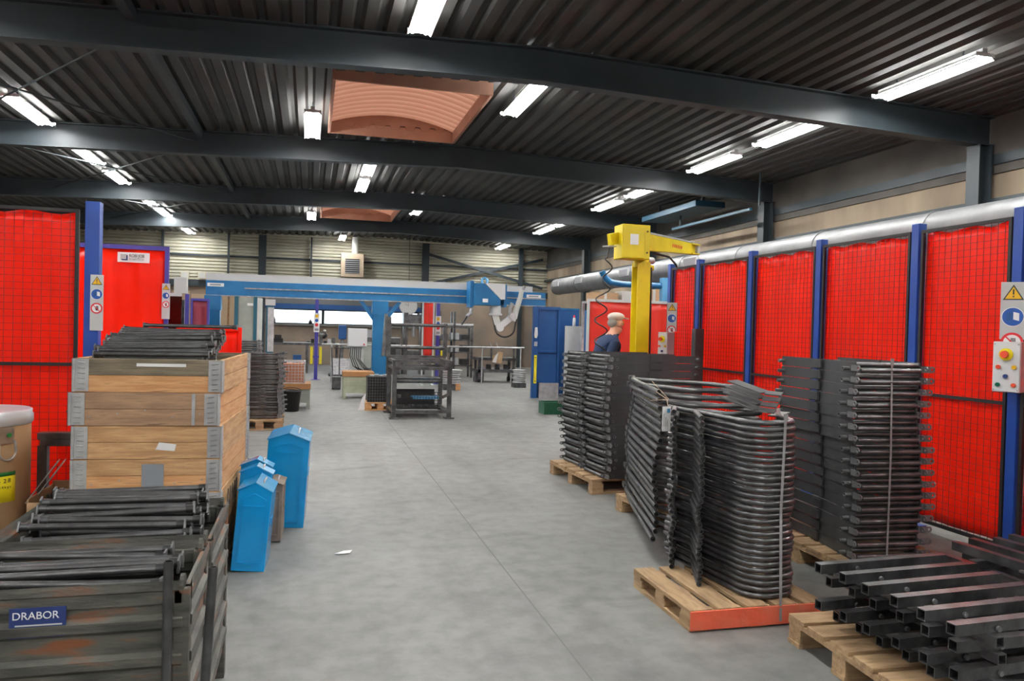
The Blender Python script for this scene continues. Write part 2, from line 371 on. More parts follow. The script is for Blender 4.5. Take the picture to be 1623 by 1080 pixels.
# far wall: low plinth, strip windows, ribbed cladding
WX0, WX1, WZ0, WZ1 = -1.55, 4.0, 1.50, 2.05
fw = struct(thing('wall_far', 'far end wall of grimy plinth and ribbed cream cladding', 'wall', (0, YF, 0))); del fw['category']
B(XL, 0, 0, XR, .2, WZ0).build('plinth', CONC, fw); B(XL, 0, WZ0, WX0, .2, 2.85).build('infill', CONC, fw); B(WX1, 0, WZ0, XR, .2, 2.85).build('infill', CONC, fw)
B(WX0, 0, WZ1, WX1, .2, 2.85).build('infill', mat('grey upper panel', (.16, .16, .16), .7), fw)
nb = 18; zc = 2.85; hh = (4.95-2.85)/nb
for i in range(nb):
    m = MB(); z = zc+hh*i; v = [(XL, .06, z), (XL, 0, z+.03), (XL, 0, z+hh-.03), (XL, .06, z+hh), (XL, .2, z+hh), (XL, .2, z)]
    m.prism(v, (XR-XL, 0, 0)).build('cladding_board', CLAD, fw)
struct(B(XL, YF-.10, 2.75, XR, YF-.005, 2.98).build('wall_rail', BEAM)); struct(B(WX0-.1, YF-.12, 2.06, WX1+.1, YF-.005, 2.24).build('window_lintel', BLUED))
struct(B(XL, YF-.06, 3.85, XR, YF-.003, 3.91).build('wall_rail', BEAM))
for x, hw in ((-5.1, .04), (-2.9, .035), (-1.74, .13), (-.02, .03), (4.22, .13), (8.0, .08)):
    struct(B(x-hw, YF-.2, 0 if hw > .07 else 2.98, x+hw, YF-.1, 4.7).build('wall_column', BEAM))
struct(MB().bar((4.3, YF-.14, 3.15), (8.9, YF-.14, 4.3), .05, .10).build('wind_brace', BEAM)); struct(MB().bar((4.3, YF-.17, 4.3), (8.9, YF-.17, 3.15), .05, .10).build('wind_brace', BEAM))
for i, (a, b_) in enumerate(((WX0, .42), (.48, 2.30), (2.38, WX1))):
    o = struct(thing('window_%d' % (i+3), 'bright strip window in a dark frame in the far wall', 'window', ((a+b_)/2, YF, WZ0))); del o['category']
    h = (b_-a)/2; m = MB(); hz = WZ1-WZ0
    m.box(-h-.035, .02, 0, -h+.02, .16, hz).box(h-.02, .02, 0, h+.035, .16, hz).box(-h+.02, .02, 0, h-.02, .16, .04).box(-h+.02, .02, hz-.04, h-.02, .16, hz)
    m.build('window_frame', BLACK, o); B(-h+.02, .08, .04, h-.02, .088, hz-.04).build('pane', GLASS, o)
struct(B(WX0-.2, YF-.14, 1.44, WX1+.1, YF-.002, 1.50).build('window_sill', mat('sill grey', (.20, .20, .19), .7)))

# ------------------------------------------------------------------ fluorescent lamps
def make_lamp():
    o = thing('fluorescent_lamp', 'twin-tube fluorescent lamp glowing white under the dark roof', 'lamp', group='fluorescent roof lamps')
    L = .79
    m = MB(); m.prism([(-.13, -L, .0), (-.045, -L, .075), (.045, -L, .075), (.13, -L, 0), (.122, -L, 0), (.04, -L, .068), (-.04, -L, .068), (-.122, -L, 0)], (0, 2*L, 0))
    m.build('reflector', LAMPB, o)
    B(-.03, -L, .076, .03, L, .12).build('ballast_box', LAMPB, o)
    for y in (-L-.006, L): B(-.12, y, .028, .12, y+.006, .07).build('end_cap', LAMPB, o)
    for x in (-.07, .07): MB().cyl((x, -L+.01, .030), (x, L-.01, .030), .019, 10).build('tube', TUBE, o)
    for y in (-.5, .5): B(-.008, y-.008, .12, .008, y+.008, .30).build('hanger', BEAM, o)
    return o
LP = [(-3.76, y) for y in (6.9, 9.4, 11.95, 14.85, 16.9, 19.93, 21.9, 26.2)] + [(-.03, y) for y in (11.5, 21.15)] + [(.95, y) for y in (1.6, 4.2, 6.78, 14.2, 16.05, 26.05)] + \
     [(2.47, y) for y in (9.27, 19.0)] + [(6.34, y) for y in (1.6, 4.2, 6.98, 9.5, 11.57, 14.32, 16.28, 19.4, 21.14, 26.0)] + [(-3.76, 1.6), (-3.76, 4.2)] + [(x, y) for x in (-3.76, .95, 6.34) for y in (-1.0, -3.5, -6.1, -8.7)]
lamp = make_lamp()
for i, (x, y) in enumerate(LP):
    o = lamp if i == 0 else dup(lamp, (0, 0, 0))
    o.location = (x*1.0893, y*1.0893, 4.585 if abs(x) < 3 else 4.55)

# ------------------------------------------------------------------ duct along the right wall, with grilles
d = thing('ventilation_duct', 'long round grey sheet-metal ventilation duct running above the right-hand red fence', 'duct', (7.6, 0, 2.90))
m = MB(); y = 23.6
m.path([(0, -3, 0), (0, y, 0)], .25, 24, caps=False); m.build('duct_pipe', DUCTM, d)
MB().path([(0, y, 0), (0, y+.35, -.04), (0, y+.36, -.04)], .25, 24, taper=[.25, .13, .02]).build('end_cone', DUCTM, d)
for yy in [1.5+2.2*i for i in range(11)]: MB().path([(0, yy, 0), (0, yy+.04, 0)], .262, 24).build('joint_ring', DUCTM, d)
for yy in (14.2, 17.6, 20.9, 23.0):
    g = MB(); g.box(-.275, yy-.28, -.02, -.225, yy+.28, .16); gg = g.build('grille', LGREY, d)
    B(-.279, yy-.25, .0, -.275, yy+.25, .14).build('grille_slot', GINK, gg)
for yy in (4, 9.5, 14.8, 20.2): B(.24, yy-.03, -.03, 1.55, yy+.03, .03).build('wall_bracket', BEAM, d)

# ------------------------------------------------------------------ red safety fence
def fence_panel(name, label, length, loc, rz, z0=.06, z1=2.44, mid=1.10, side=1, group=None, red=RED, mesh=True):
    """local X runs along the panel; the viewer's side is -Y"""
    o = thing(name, label, 'fence', loc, rz, group); t = .025
    m = MB(); m.box(0, -.0125, z0, t, .0125, z1).box(length-t, -.0125, z0, length, .0125, z1)
    m.box(t, -.0125, z0, length-t, .0125, z0+t).box(t, -.0125, z1-t, length-t, .0125, z1); m.build('frame', BLACK, o)
    if mid: B(t, -.0125, mid-.0125, length-t, .0125, mid+.0125).build('mid_rail', BLACK, o)
    if mesh:
        g = MB(); n = int(length/.06)
        for i in range(1, n): x = length*i/n; g.box(x-.0012, -.0028, z0+t, x+.0012, 0, z1-t)
        k = int((z1-z0)/.05)
        for i in range(1, k): zz = z0+(z1-z0)*i/k; g.box(t, 0, zz-.001, length-t, .0025, zz+.001)
        q = g.build('wire_mesh', BLACK, o); q['kind'] = 'stuff'
    # red foil hung just behind the mesh, with soft waves
    nx, nz = 24, 30; v = []
    for j in range(nz+1):
        for i in range(nx+1):
            x = .004+(length-.008)*i/nx; zz = z0+.03+(z1-z0-.06)*j/nz; e = max(0, (j/nz-.9)*10)
            v.append((x, .032+.006*math.sin(x*11+zz*.8)+.004*math.sin(x*31+zz*3)*(1+2*e), zz+e*.012*math.sin(x*17)))
    fs = [(j*(nx+1)+i, j*(nx+1)+i+1, (j+1)*(nx+1)+i+1, (j+1)*(nx+1)+i) for j in range(nz) for i in range(nx)]
    c = MB().add(v, fs, True).build('red_foil', red, o); sd = c.modifiers.new('t', 'SOLIDIFY'); sd.thickness = .003
    return o
def post(name, label, x, y, h, m=BLUEP, wd=.08, rz=0, group=None):
    o = thing(name, label, 'post', (x, y, 0), rz, group)
    B(-wd/2, -wd/2, .008, wd/2, wd/2, h).build('post_tube', m, o, .004); B(-.09, -.09, 0, .09, .09, .008).build('base_plate', m, o)
    return o
FX = 4.85; PY = [4.43, 5.40, 6.665, 7.89, 9.13, 9.95]
PLN = ['at the push-button box', 'next along from the push-button box', 'third along from the push-button box', 'third along from the fence end', 'second along from the fence end', 'at the far fence end']
for i, y in enumerate(PY):
    post('fence_post', 'tall blue steel fence post of the right-hand red fence, ' + PLN[i], FX+.02, y, 2.5, BLUEP, .08)
PN = ['first red mesh fence panel along from the grey push-button box', 'second red mesh fence panel along from the grey push-button box', 'third red mesh fence panel along from the grey push-button box',
      'red mesh fence panel second from the yellow crane', 'short red mesh fence panel next to the yellow crane']
for i in range(5):
    a, b_ = PY[i]+.06, PY[i+1]-.06
    fence_panel('mesh_fence', PN[i], b_-a, (FX, b_, 0), -90)
fence_panel('mesh_fence', 'red mesh fence panel running behind the near push-button box', 2.0, (FX, 4.37, 0), -90)
# left fence: faces the camera
fence_panel('mesh_fence', 'red mesh fence panel behind the brown drum', 1.55, (-3.25, 6.5, 0), 0, z1=2.36, mid=1.19)
fence_panel('mesh_fence', 'red mesh fence panel far left beyond the one behind the drum', 1.5, (-4.82, 6.5, 0), 0, z1=2.36, mid=1.19)
post('fence_post', 'blue fence post with a warning sign strip beside the timber crate', -1.60, 6.5, 2.42, BLUEP, .10)

# ------------------------------------------------------------------ safety signs and control boxes
def sign_strip(name, label, loc, rz, wd=.12, h=.42, n=3, lean=0):
    o = thing(name, label, 'sign', loc, rz)
    B(-wd/2, 0, 0, wd/2, .004, h).build('plate', LGREY, o); s = wd*.42; cz = [h-wd*.5, h-wd*1.62, h-wd*2.8]
    z = cz[0]; y = -.002
    t = MB().prism([(-s, 0, z-s*.8), (s, 0, z-s*.8), (0, 0, z+s*.9)], (0, -.0015, 0)).build('warning_triangle', INK, o)
    MB().prism([(-s*.80, -.0016, z-s*.68), (s*.80, -.0016, z-s*.68), (0, -.0016, z+s*.68)], (0, -.001, 0)).build('yellow_field', AMB, t)
    B(-s*.07, -.0036, z-s*.2, s*.07, -.0026, z+s*.38).build('exclamation_mark', INK, t); B(-s*.07, -.0036, z-s*.5, s*.07, -.0026, z-s*.34).build('exclamation_dot', INK, t)
    z = cz[1]
    c = MB().disc((0, 0, z), (0, -1, 0), s*1.08, .0012, 24).build('mandatory_disc', STICK, o); MB().disc((0, -.0012, z), (0, -1, 0), s, .001, 24).build('blue_field', BLUS, c)
    MB().prism([(-s*.6, -.0023, z-s*.45), (-s*.05, -.0023, z-s*.3), (-s*.05, -.0023, z+s*.55), (-s*.6, -.0023, z+s*.4)], (0, -.001, 0)).build('book_page', BLUED, c)
    b_ = MB(); b_.prism([(.05*s, -.0023, z-s*.3), (.6*s, -.0023, z-s*.45), (.6*s, -.0023, z+s*.4), (.05*s, -.0023, z+s*.55)], (0, -.001, 0)); b_.build('book_page', STICK, c)
    z = cz[2]
    c = MB().disc((0, 0, z), (0, -1, 0), s*1.08, .0012, 24).build('prohibition_disc', REDS, o); MB().disc((0, -.0012, z), (0, -1, 0), s*.82, .001, 24).build('white_field', STICK, c)
    hnd = MB(); hnd.cbox((s*.1, -.003, z-s*.2), (s*.45, .0012, s*.5))
    for i in range(4): hnd.cbox((-.07*s+i*s*.12, -.003, z+s*.22), (s*.08, .0012, s*.5))
    hnd.cbox((-s*.2, -.003, z-.05*s), (s*.08, .0012, s*.35)); hnd.build('hand_symbol', INK, c)
    sl = MB().bar((-s*.62, -.0042, z+s*.62), (s*.62, -.0042, z-s*.62), .001, s*.14, (1, 0, 1)); sl.build('slash', REDS, c)
    return o
def control_box(name, label, loc, rz, wd=.20, h=.35, dp=.17):
    o = thing(name, label, 'control box', loc, rz)
    B(-wd/2, -dp, 0, wd/2, 0, h).build('housing', LGREY, o, .006); B(-wd/2+.004, -dp-.012, .004, wd/2-.004, -dp, h-.004).build('front_cover', WHITE, o, .003)
    y = -dp-.012
    e = MB().disc((.0, y, h*.75), (0, -1, 0), .042, .014, 20).build('emergency_collar', YLAB, o)
    MB().path([(0, y-.014, h*.75), (0, y-.04, h*.75), (0, y-.042, h*.75), (0, y-.062, h*.75)], .02, 18, taper=[.014, .014, .026, .024]).build('emergency_stop', ORB, e)
    for px, pz, mm in ((-.045, .50, ORB), (.05, .50, AMB), (.0, .32, NAVY), (-.045, .15, GRB), (.05, .15, ORB)):
        MB().disc((px, y, h*pz), (0, -1, 0), .0145, .016, 14).build('push_button', mm, o)
    for px in (-1, 1):
        for pz in (.05, .95): MB().disc((px*wd*.42, y, h*pz), (0, -1, 0), .006, .003, 8).build('screw', GALV, o)
    return o
control_box('control_box', 'grey push-button box with yellow emergency-stop collar on the near blue post', (4.78, 4.385, 1.195), -62, .17, .35, .15)
sign_strip('sign_strip', 'silver strip with three safety symbols above the near push-button box', (4.735, 4.36, 1.562), -48, .15, .40)
control_box('control_box', 'small grey push-button box on a stand beside the yellow crane', (4.62, 9.44, 1.18), -62, .15, .37, .15)
sign_strip('sign_strip', 'narrow strip of safety symbols above the push-button box by the yellow crane', (4.66, 9.48, 1.555), -30, .13, .39)
post('box_stand', 'dark stand under the push-button box by the yellow crane', 4.66, 9.55, 1.94, BLACK, .06)
o = thing('steel_upright', 'dark square steel upright standing before the far red fence panels', 'post', (4.66, 8.75, 0)); B(-.06, -.05, .01, .06, .05, 1.60).build('upright', PLATE, o, .004); B(-.1, -.1, 0, .1, .1, .01).build('base_plate', PLATE, o)
sign_strip('sign_strip', 'narrow safety sign strip on the blue post beside the timber crate', (-1.56, 6.444, 1.45), 0, .09, .42)

# ================================================================== PALLETS AND STACKS ON THE RIGHT
def pallet(label, loc, rz, L=1.2, W=.8, H=.144, front=None, m=PALW, gap=.04, nd=5, group=None):
    """L along local X, W along local Y; deck boards run along X"""
    o = thing('wooden_pallet', label, 'pallet', loc, rz, group); t = .022
    bw = (W-gap*(nd-1))/nd
    for i in range(nd):
        y = i*(bw+gap); e = random.uniform(-.006, .006)
        B(e, y, H-t, L+e, y+bw, H).build('deck_board', m, o, .003)
    for x in (0, L/2-.05, L-.1): B(x, 0, H-2*t, x+.1, W, H-t).build('stringer_board', m, o)
    for y in (0, W/2-.05, W-.1): B(0, y, 0, L, y+.1, t).build('bottom_board', m, o, .002)
    for i, x in enumerate((0, L/2-.06, L-.12)):
        for j, y in enumerate((0, W/2-.05, W-.1)): B(x+.004, y, t, x+.116, y+.1, H-2*t).build('block', m, o, .003)
    if front: B(-.016, .0, .012, -.002, W, H-.004).build('painted_board', front, o)
    return o
def lug_mesh(L, h, t):
    m = MB(); n = 8; rr = h/2; hr = h*.24
    out = [(0, -rr), (L-rr, -rr)] + [(L-rr+rr*math.cos(R(a)), rr*math.sin(R(a))) for a in range(-60, 61, 30)] + [(L-rr, rr), (0, rr)]
    # plate with a real hole: quads from outline to hole ring
    hc = L-rr; hole = [(hc+hr*math.cos(R(a)), hr*math.sin(R(a))) for a in range(0, 360, 30)]
    ring = []
    for a in range(0, 360, 30):
        ca, sa = math.cos(R(a)), math.sin(R(a))
        if ca > .01 or abs(ca) < .01: ring.append((hc+rr*ca, rr*sa))
        else: k = min(rr/abs(ca) if abs(ca) > 1e-6 else 9, rr/abs(sa) if abs(sa) > 1e-6 else 9); ring.append((hc+k*ca, k*sa))
    v = [(x, -t/2, z) for x, z in ring+hole] + [(x, t/2, z) for x, z in ring+hole]; N = 12; fs = []
    for i in range(N):
        j = (i+1) % N
        fs += [(i, j, N+j, N+i), (2*N+j, 2*N+i, 3*N+i, 3*N+j), (j, i, 2*N+i, 2*N+j), (N+i, N+j, 3*N+j, 3*N+i)]
    m.add(v, fs); m.box(0, -t/2, -rr, hc-rr+.001, t/2, rr); return m
def make_arm_frame():
    """welded frame: two chevron plate arms, two round cross tubes, pierced lugs"""
    o = thing('arm_frame', 'x', 'steel frame'); W = .46; h = .0725
    for x in (0, W):
        sx = -1 if x == 0 else 1
        MB().bar((x, .0, .036), (x+.05, .47, .036), .008, h).build('arm_plate', PLATE, o)
        MB().bar((x+.042, .44, .038), (x+.05, .93, .038), .008, h-.004).build('arm_plate', PLATE, o)
        MB().bar((x+.035+sx*.012, .40, .04), (x+.05+sx*.012, .52, .04), .012, h-.02).build('joint_plate', PLATE, o)
        l = lug_mesh(.085, .036, .007).build('lug', LUGM, o); l.rotation_euler = (0, 0, R(-90)); l.location = (x+.012*sx, .025, .034)
        MB().path([(x+.05-.05*1, .90, .04), (x+.10, .90, .04)], .013, 10, hollow=True).build('pin', LUGM, o)
        MB().path([(x-.045, .07, .028), (x+.02, .07, .028)], .013, 10, hollow=True).build('pin', LUGM, o)
    MB().cyl((.0, .02, .054), (W, .02, .054), .0165, 10).build('cross_tube', STEEL, o)
    MB().cyl((.02, -.014, .020), (W-.01, -.014, .020), .0165, 10).build('cross_tube', STEEL, o)
    l = lug_mesh(.10, .04, .007).build('lug', LUGM, o); l.location = (W, -.012, .03)
    return o
LBL_T = 'black steel arm frame in the tall strapped stack before the red fence'
proto_arm = make_arm_frame(); N_ARM = 17
proto_arm['label'] = LBL_T; proto_arm['group'] = 'frames of the tall strapped stack'
pallet('wooden pallet under the tall strapped stack of black frames', (3.24, 4.12, 0), 0, .8, 1.0)
for i in range(N_ARM):
    loc = (3.33+.025*math.sin(i*.35)+random.uniform(-.005, .005), 4.17+random.uniform(-.006, .006), .146+i*.0735); rot = (0, 0, -3+random.uniform(-.8, .8))
    if i == 0: proto_arm.location = loc; proto_arm.rotation_euler[2] = R(rot[2])
    else: dup(proto_arm, loc, rot)
pallet('wooden pallet under the twin stacks of black arm frames', (2.60, 6.85, 0), 4, .98, 1.1, .144)
for c in range(2):
    for i in range(16):
        loc = (2.70+.02*math.sin(i*.5+c)+random.uniform(-.006, .006) - .03*c, 7.31+c*.61+random.uniform(-.004, .004), .146+i*.0735)
        dup(proto_arm, loc, (0, 0, -86+random.uniform(-.8, .8)), 'black steel arm frame in the twin stacks on the pallet beside the aisle', 'frames of the twin stacks by the aisle')

# ---- U-bent tube frames on the orange-fronted pallet
def make_u_frame():
    o = MB()
    p = [(.06, .86, 0), (.07, .30, 0), (.075, .20, 0)] + arc((.195, .12, 0), .12, 180, 270, 5) + arc((.265, .12, 0), .12, 270, 345, 5) + [(.47, .31, 0), (.70, .60, 0)]
    o.path(p, .0158, 8, hollow=True)
    u = o.build('tube_frame', STEEL, None)
    MB().bar((.43, .30, 0), (.60, .42, .008), .07, .008).build('end_plate', PLATE, u)
    MB().path([(.065, .56, 0), (-.075, .27, -.002)], .0155, 8, hollow=True).build('stub_tube', STEEL, u)
    MB().path([(.065, .80, 0), (-.06, .60, -.002)], .0155, 8, hollow=True).build('stub_tube', STEEL, u)
    return tag(u, 'black U-bent tube frame in the strapped stack on the orange-fronted pallet', 'tube frame', 'U-bent frames on the orange-fronted pallet')
pallet('low wooden pallet with an orange-red painted front board', (2.73, 3.62, 0), 90, .72, .80, .112, PALO, nd=5)
uf = make_u_frame(); NU = 29
for i in range(NU):
    u = uf if i == 0 else copy_tree(uf); k = .018*math.sin(i*.42)+.012*math.sin(i*.9)
    u.location = (2.25+k*.5, 3.69+random.uniform(-.006, .006), .13+i*.0336); u.rotation_euler = (0, 0, R(4+120*k*.25+random.uniform(-1, 1)))
def strap(name, label, pts, wd=.016, nrm=(0, -1, 0), m=STRAP):
    v = []; nrm = Vector(nrm)
    o = thing(name, label, 'strap', pts[0]); p0 = Vector(pts[0]); mb = MB()
    for a, b_ in zip(pts[:-1], pts[1:]):
        a = Vector(a)-p0; b_ = Vector(b_)-p0; mb.bar(a, b_, wd, .0015, nrm)
    mb.build('band', m, o); B(-.012, -.004, -.02, .012, .0, .02).build('buckle', m, o); return o
strap('packing_strap', 'pale strap running down the front of the U-bent frame stack', [(2.49, 3.668, 1.105), (2.47, 3.655, .6), (2.45, 3.598, .03)])
strap('packing_strap', 'grey strap running down the tubes of the tall stack', [(3.55, 4.125, 1.40), (3.56, 4.12, .8), (3.56, 4.125, .16)], .014)
# flat plates lying on the U-bent stack
for i in range(4):
    o = thing('steel_plate', 'bent flat steel plate lying on top of the U-bent frame stack', 'plate', (2.60+.010*i, 4.12-.006*i, 1.105+i*.034), 30, 'plates on the U-bent stack', 10, -6)
    MB().bar((-.02, -.02, .004), (.05, .24, .004), .09, .008).build('plate', PLATR, o); MB().bar((-.02, -.02, .004), (.01, -.11, .012), .09, .008).build('bent_flange', PLATR, o)

# ---- bowed tube frames on the pallet behind
def make_bow():
    u = MB().path([(.42, 1.42, 0), (.34, 1.24, 0), (.19, .70, 0), (.0, .0, 0)], .019, 8, hollow=True).build('bowed_frame', STEEL, None)
    MB().path([(.16, .62, 0), (.26, .34, 0)] + arc((.42, .33, 0), .16, 190, 270, 4) + [(.60, .17, 0)] + arc((.74, .33, 0), .16, 270, 370, 5) + [(.80, .80, 0), (.36, 1.28, 0)], .018, 8).build('bow_tube', STEEL2, u)
    MB().bar((.41, 1.40, 0), (.46, 1.56, 0), .05, .035).build('end_plate', PLATE, u)
    return tag(u, 'black bowed tube frame in the stack hidden behind the U-bent frames', 'tube frame', 'bowed frames behind the U-bent stack')
pallet('wooden pallet under the stack of bowed tube frames', (2.74, 5.15, 0), 8, .56, 1.1)
bw_ = make_bow()
for i in range(19):
    u = bw_ if i == 0 else copy_tree(bw_); k = .02*math.sin(i*.6)
    u.location = (2.24+k+.004*i*.5, 4.74+random.uniform(-.01, .01), .167+i*.0545); u.rotation_euler = (0, 0, R(random.uniform(-.8, .8)))
# cardboard tag on twine
o = thing('stock_tag', 'white stock tag hanging on twine from the bowed tube ends', 'tag', (2.165, 4.44, .93), 12)
B(-.032, -.001, 0, .032, .001, .155).build('card', STICK, o); B(.004, -.0022, .115, .026, -.001, .142).build('blue_stamp', BLUETOP, o)
for i in range(3): B(-.022+i*.014, -.002, .03, -.018+i*.014, -.001, .11-.02*i).build('print_line', GINK, o)
MB().path([(.01, 0, .155), (.015, .02, .20), (.03, .15, .235)], .0025, 5).build('twine', TWINE, o); MB().path([(-.10, .04, .19), (.015, .0, .20), (.03, .2, .30)], .002, 5).build('twine', TWINE, o)

# ---- square tube frames on the near pallet
pallet('wooden pallet under the square tube frames in the right foreground', (2.33, 2.60, 0), -3, 1.2, .82, .144, nd=5, gap=.035)
pallet('wooden pallet under the crosswise ladder frames beside the red fence', (3.57, 2.70, 0), -3, .8, .82, .144)
def make_ladder(n=6, L=.74, pitch=.15):
    o = thing('ladder_frame', 'x', 'steel frame')
    for x in (.17, .56): MB().hollow((x, -.06, .02), (x, pitch*(n-1)+.10, .02), .04).build('side_rail', STEEL, o)
    for i in range(n):
        y = i*pitch; e = .05*((i*37) % 5)/5
        MB().hollow((e*.4, y, .062), (L+e, y+.012, .062), .044).build('rung', STEEL, o)
        MB().disc((.20, y-.022, .055), (0, -1, 0), .011, .010, 10).build('bolt', LUGM, o)
        B(.25, y+.055, .050, .33, y+.075, .060).build('spacer', SHINY, o); B(.25, y+.057, .0405, .27, y+.073, .050).build('spacer_foot', STEEL, o)
    return o
lad = make_ladder(); lad['label'] = 'ladder frame of black square tubes piled on the near pallet'; lad['group'] = 'ladder frames on the near pallet'
for i in range(4):
    l = lad if i == 0 else copy_tree(lad)
    l.location = (2.32+(.12, .04, .08, .02)[i], 2.37+(.06, .0, .05, .0)[i], .146+i*.0865); l.rotation_euler = (0, 0, R((-2, 3, -1, 2.)[i]))
for i in range(4):
    l = copy_tree(lad); l.location = (4.06+.02*i, 2.72-.02*i, .146+i*.0865); l.rotation_euler = (0, 0, R(88+2*i))
    l['label'] = 'ladder frame of black tubes piled crosswise beside the red fence'; l['group'] = 'ladder frames beside the fence'

# ================================================================== LEFT FOREGROUND
# ---- timber pallet collars on a pallet
TX, TY, TR = -1.30, 4.92, -3
pallet('wooden pallet under the timber collars', (TX, TY, 0), TR, .8, 1.2, .144)
cmats = [(WOOD4, WOOD4), (WOOD4, WOOD2), (WOOD2, WOOD4), (WOOD4, WOOD4), (WOOD3, WOOD3), (WOOD2, WOOD1)]
clab = ['lowest timber pallet collar of the crate stack', 'second timber pallet collar from the bottom of the crate stack', 'timber pallet collar with a grey tape patch on its front',
        'timber pallet collar with a torn white paper label', 'brown timber pallet collar with a vertical steel strip', 'topmost timber pallet collar with a grey weathered upper board']
for k in range(6):
    dx = (.0, .004, -.002, .0, -.018, .0)[k]
    o = thing('pallet_collar', clab[k], 'pallet collar', (TX+dx, TY, .146+k*.195), TR+(-.8 if k == 4 else 0), 'timber collars of the crate')
    W, L, H, t = .8, 1.2, .193, .022
    for h0, h1, mm in ((0, .096, cmats[k][0]), (.098, H, cmats[k][1])):
        B(.0, 0, h0, W, t, h1).build('front_board', mm, o, .002); B(0, L-t, h0, W, L, h1).build('rear_board', mm, o, .002)
        for x in (0, W-t): 
            q = B(0, 0, h0, L-2*t, t, h1).build('side_board', WOOD4 if (k+int(h0*10)) % 2 else WOOD2, o, .002)
            q.rotation_euler = (0, 0, R(90)); q.location = (x+t, t, 0)
    for x in (0, W):
        for y in (0, L):
            sx = 1 if x == 0 else -1; sy = 1 if y == 0 else -1; m = MB()
            xa, xb = sorted((x, x+sx*.075)); ya, yb = sorted((y, y+sy*.075))
            m.box(xa, *(sorted((y, y-sy*.003))[0:1]), .004, xb, sorted((y, y-sy*.003))[1], H-.004)
            m.box(sorted((x, x-sx*.003))[0], ya, .004, sorted((x, x-sx*.003))[1], yb, H-.004)
            m.cyl((x-sx*.004, y-sy*.004, .002), (x-sx*.004, y-sy*.004, H-.002), .009, 8)
            hg = m.build('corner_hinge', GALV, o)
            nl = MB()
            for q in range(6):
                z = .02+q*.03; nl.cyl((x+sx*.02, y-sy*.003, z), (x+sx*.055, y-sy*.006, z-.003), .0035, 6); nl.cyl((x-sx*.003, y+sy*.02, z), (x-sx*.006, y+sy*.055, z-.003), .0035, 6)
            nl.build('hinge_rivets', SHINY, hg)['kind'] = 'stuff'
    if k == 5: B(.33, -.003, .150, .60, -.0005, .168).build('paper_strip', STICK, o)
    if k == 4: B(.655, -.004, .004, .675, -.0005, H-.005).build('steel_strip', GALV, o)
    if k == 3: MB().prism([(.44, -.001, .055), (.545, -.001, .045), (.555, -.001, .085), (.46, -.001, .098)], (0, -.0015, 0)).build('paper_label', STICK, o)
    if k == 2: B(.37, -.003, .02, .49, -.0005, .165).build('tape_patch', mat('grey tape', (.22, .24, .27), .5), o)
    if k in (2, 4): 
        for q in range(5): MB().cyl((.1+.15*q, -.002, .05+.02*(q % 3)), (.1+.15*q, 0, .05+.02*(q % 3)), .005, 8).build('nail_head', SHINY, o)
    if k == 1:
        for q in range(5): 
            m = MB().bar((W+.0015, .25+q*.09, .03+.01*(q % 2)), (W+.0015, .29+q*.09, .15), .002, .008, (1, 0, 0)); m.build('crayon_stroke', INK, o)
# ---- loose steel tubes with T-ends
def make_tube(L):
    m = MB().cyl((-L/2, 0, 0), (L/2, 0, 0), .0125, 8).build('steel_rod', STEEL2, None)
    for s in (-1, 1):
        MB().cbox((s*L/2, 0, 0), (.006, .034, .038)).build('end_plate', LUGM, m)
        MB().cyl((s*(L/2-.03), 0, 0), (s*(L/2-.003), 0, 0), .016, 8).build('weld_collar', STEEL, m)
    return m
def heap(proto, cx, y0, y1, zf, n, layers, label, group, jx=.03, first=True, rz=0, pitch=.05):
    for l in range(layers):
        yy = y0
        while yy < y1:
            o = proto if first else copy_tree(proto); first = False
            o.location = (cx+random.uniform(-jx, jx), yy+random.uniform(-.006, .006), zf((yy-y0)/(y1-y0))-l*.047+random.uniform(-.004, .01))
            o.rotation_euler = (random.uniform(-.5, .5), R(random.uniform(-1.8, 1.8)), R(rz+random.uniform(-4, 4))); tag(o, label, 'steel rod', group)
            yy += pitch
    return proto
tb = make_tube(.63)
heap(tb, TX+.39, 5.02, 6.02, lambda t: 1.335+.13*math.sin(min(t*1.7, 1.57)), 0, 2, 'dark steel rod with plate ends heaped in the timber crate', 'rods in the timber crate', .035)
# one rod lying proud on top
o = copy_tree(tb); o.location = (TX+.47, 5.98, 1.503); o.rotation_euler = (0, 0, R(-3)); tag(o, 'steel rod with plate ends lying highest across the crate heap', 'steel rod')
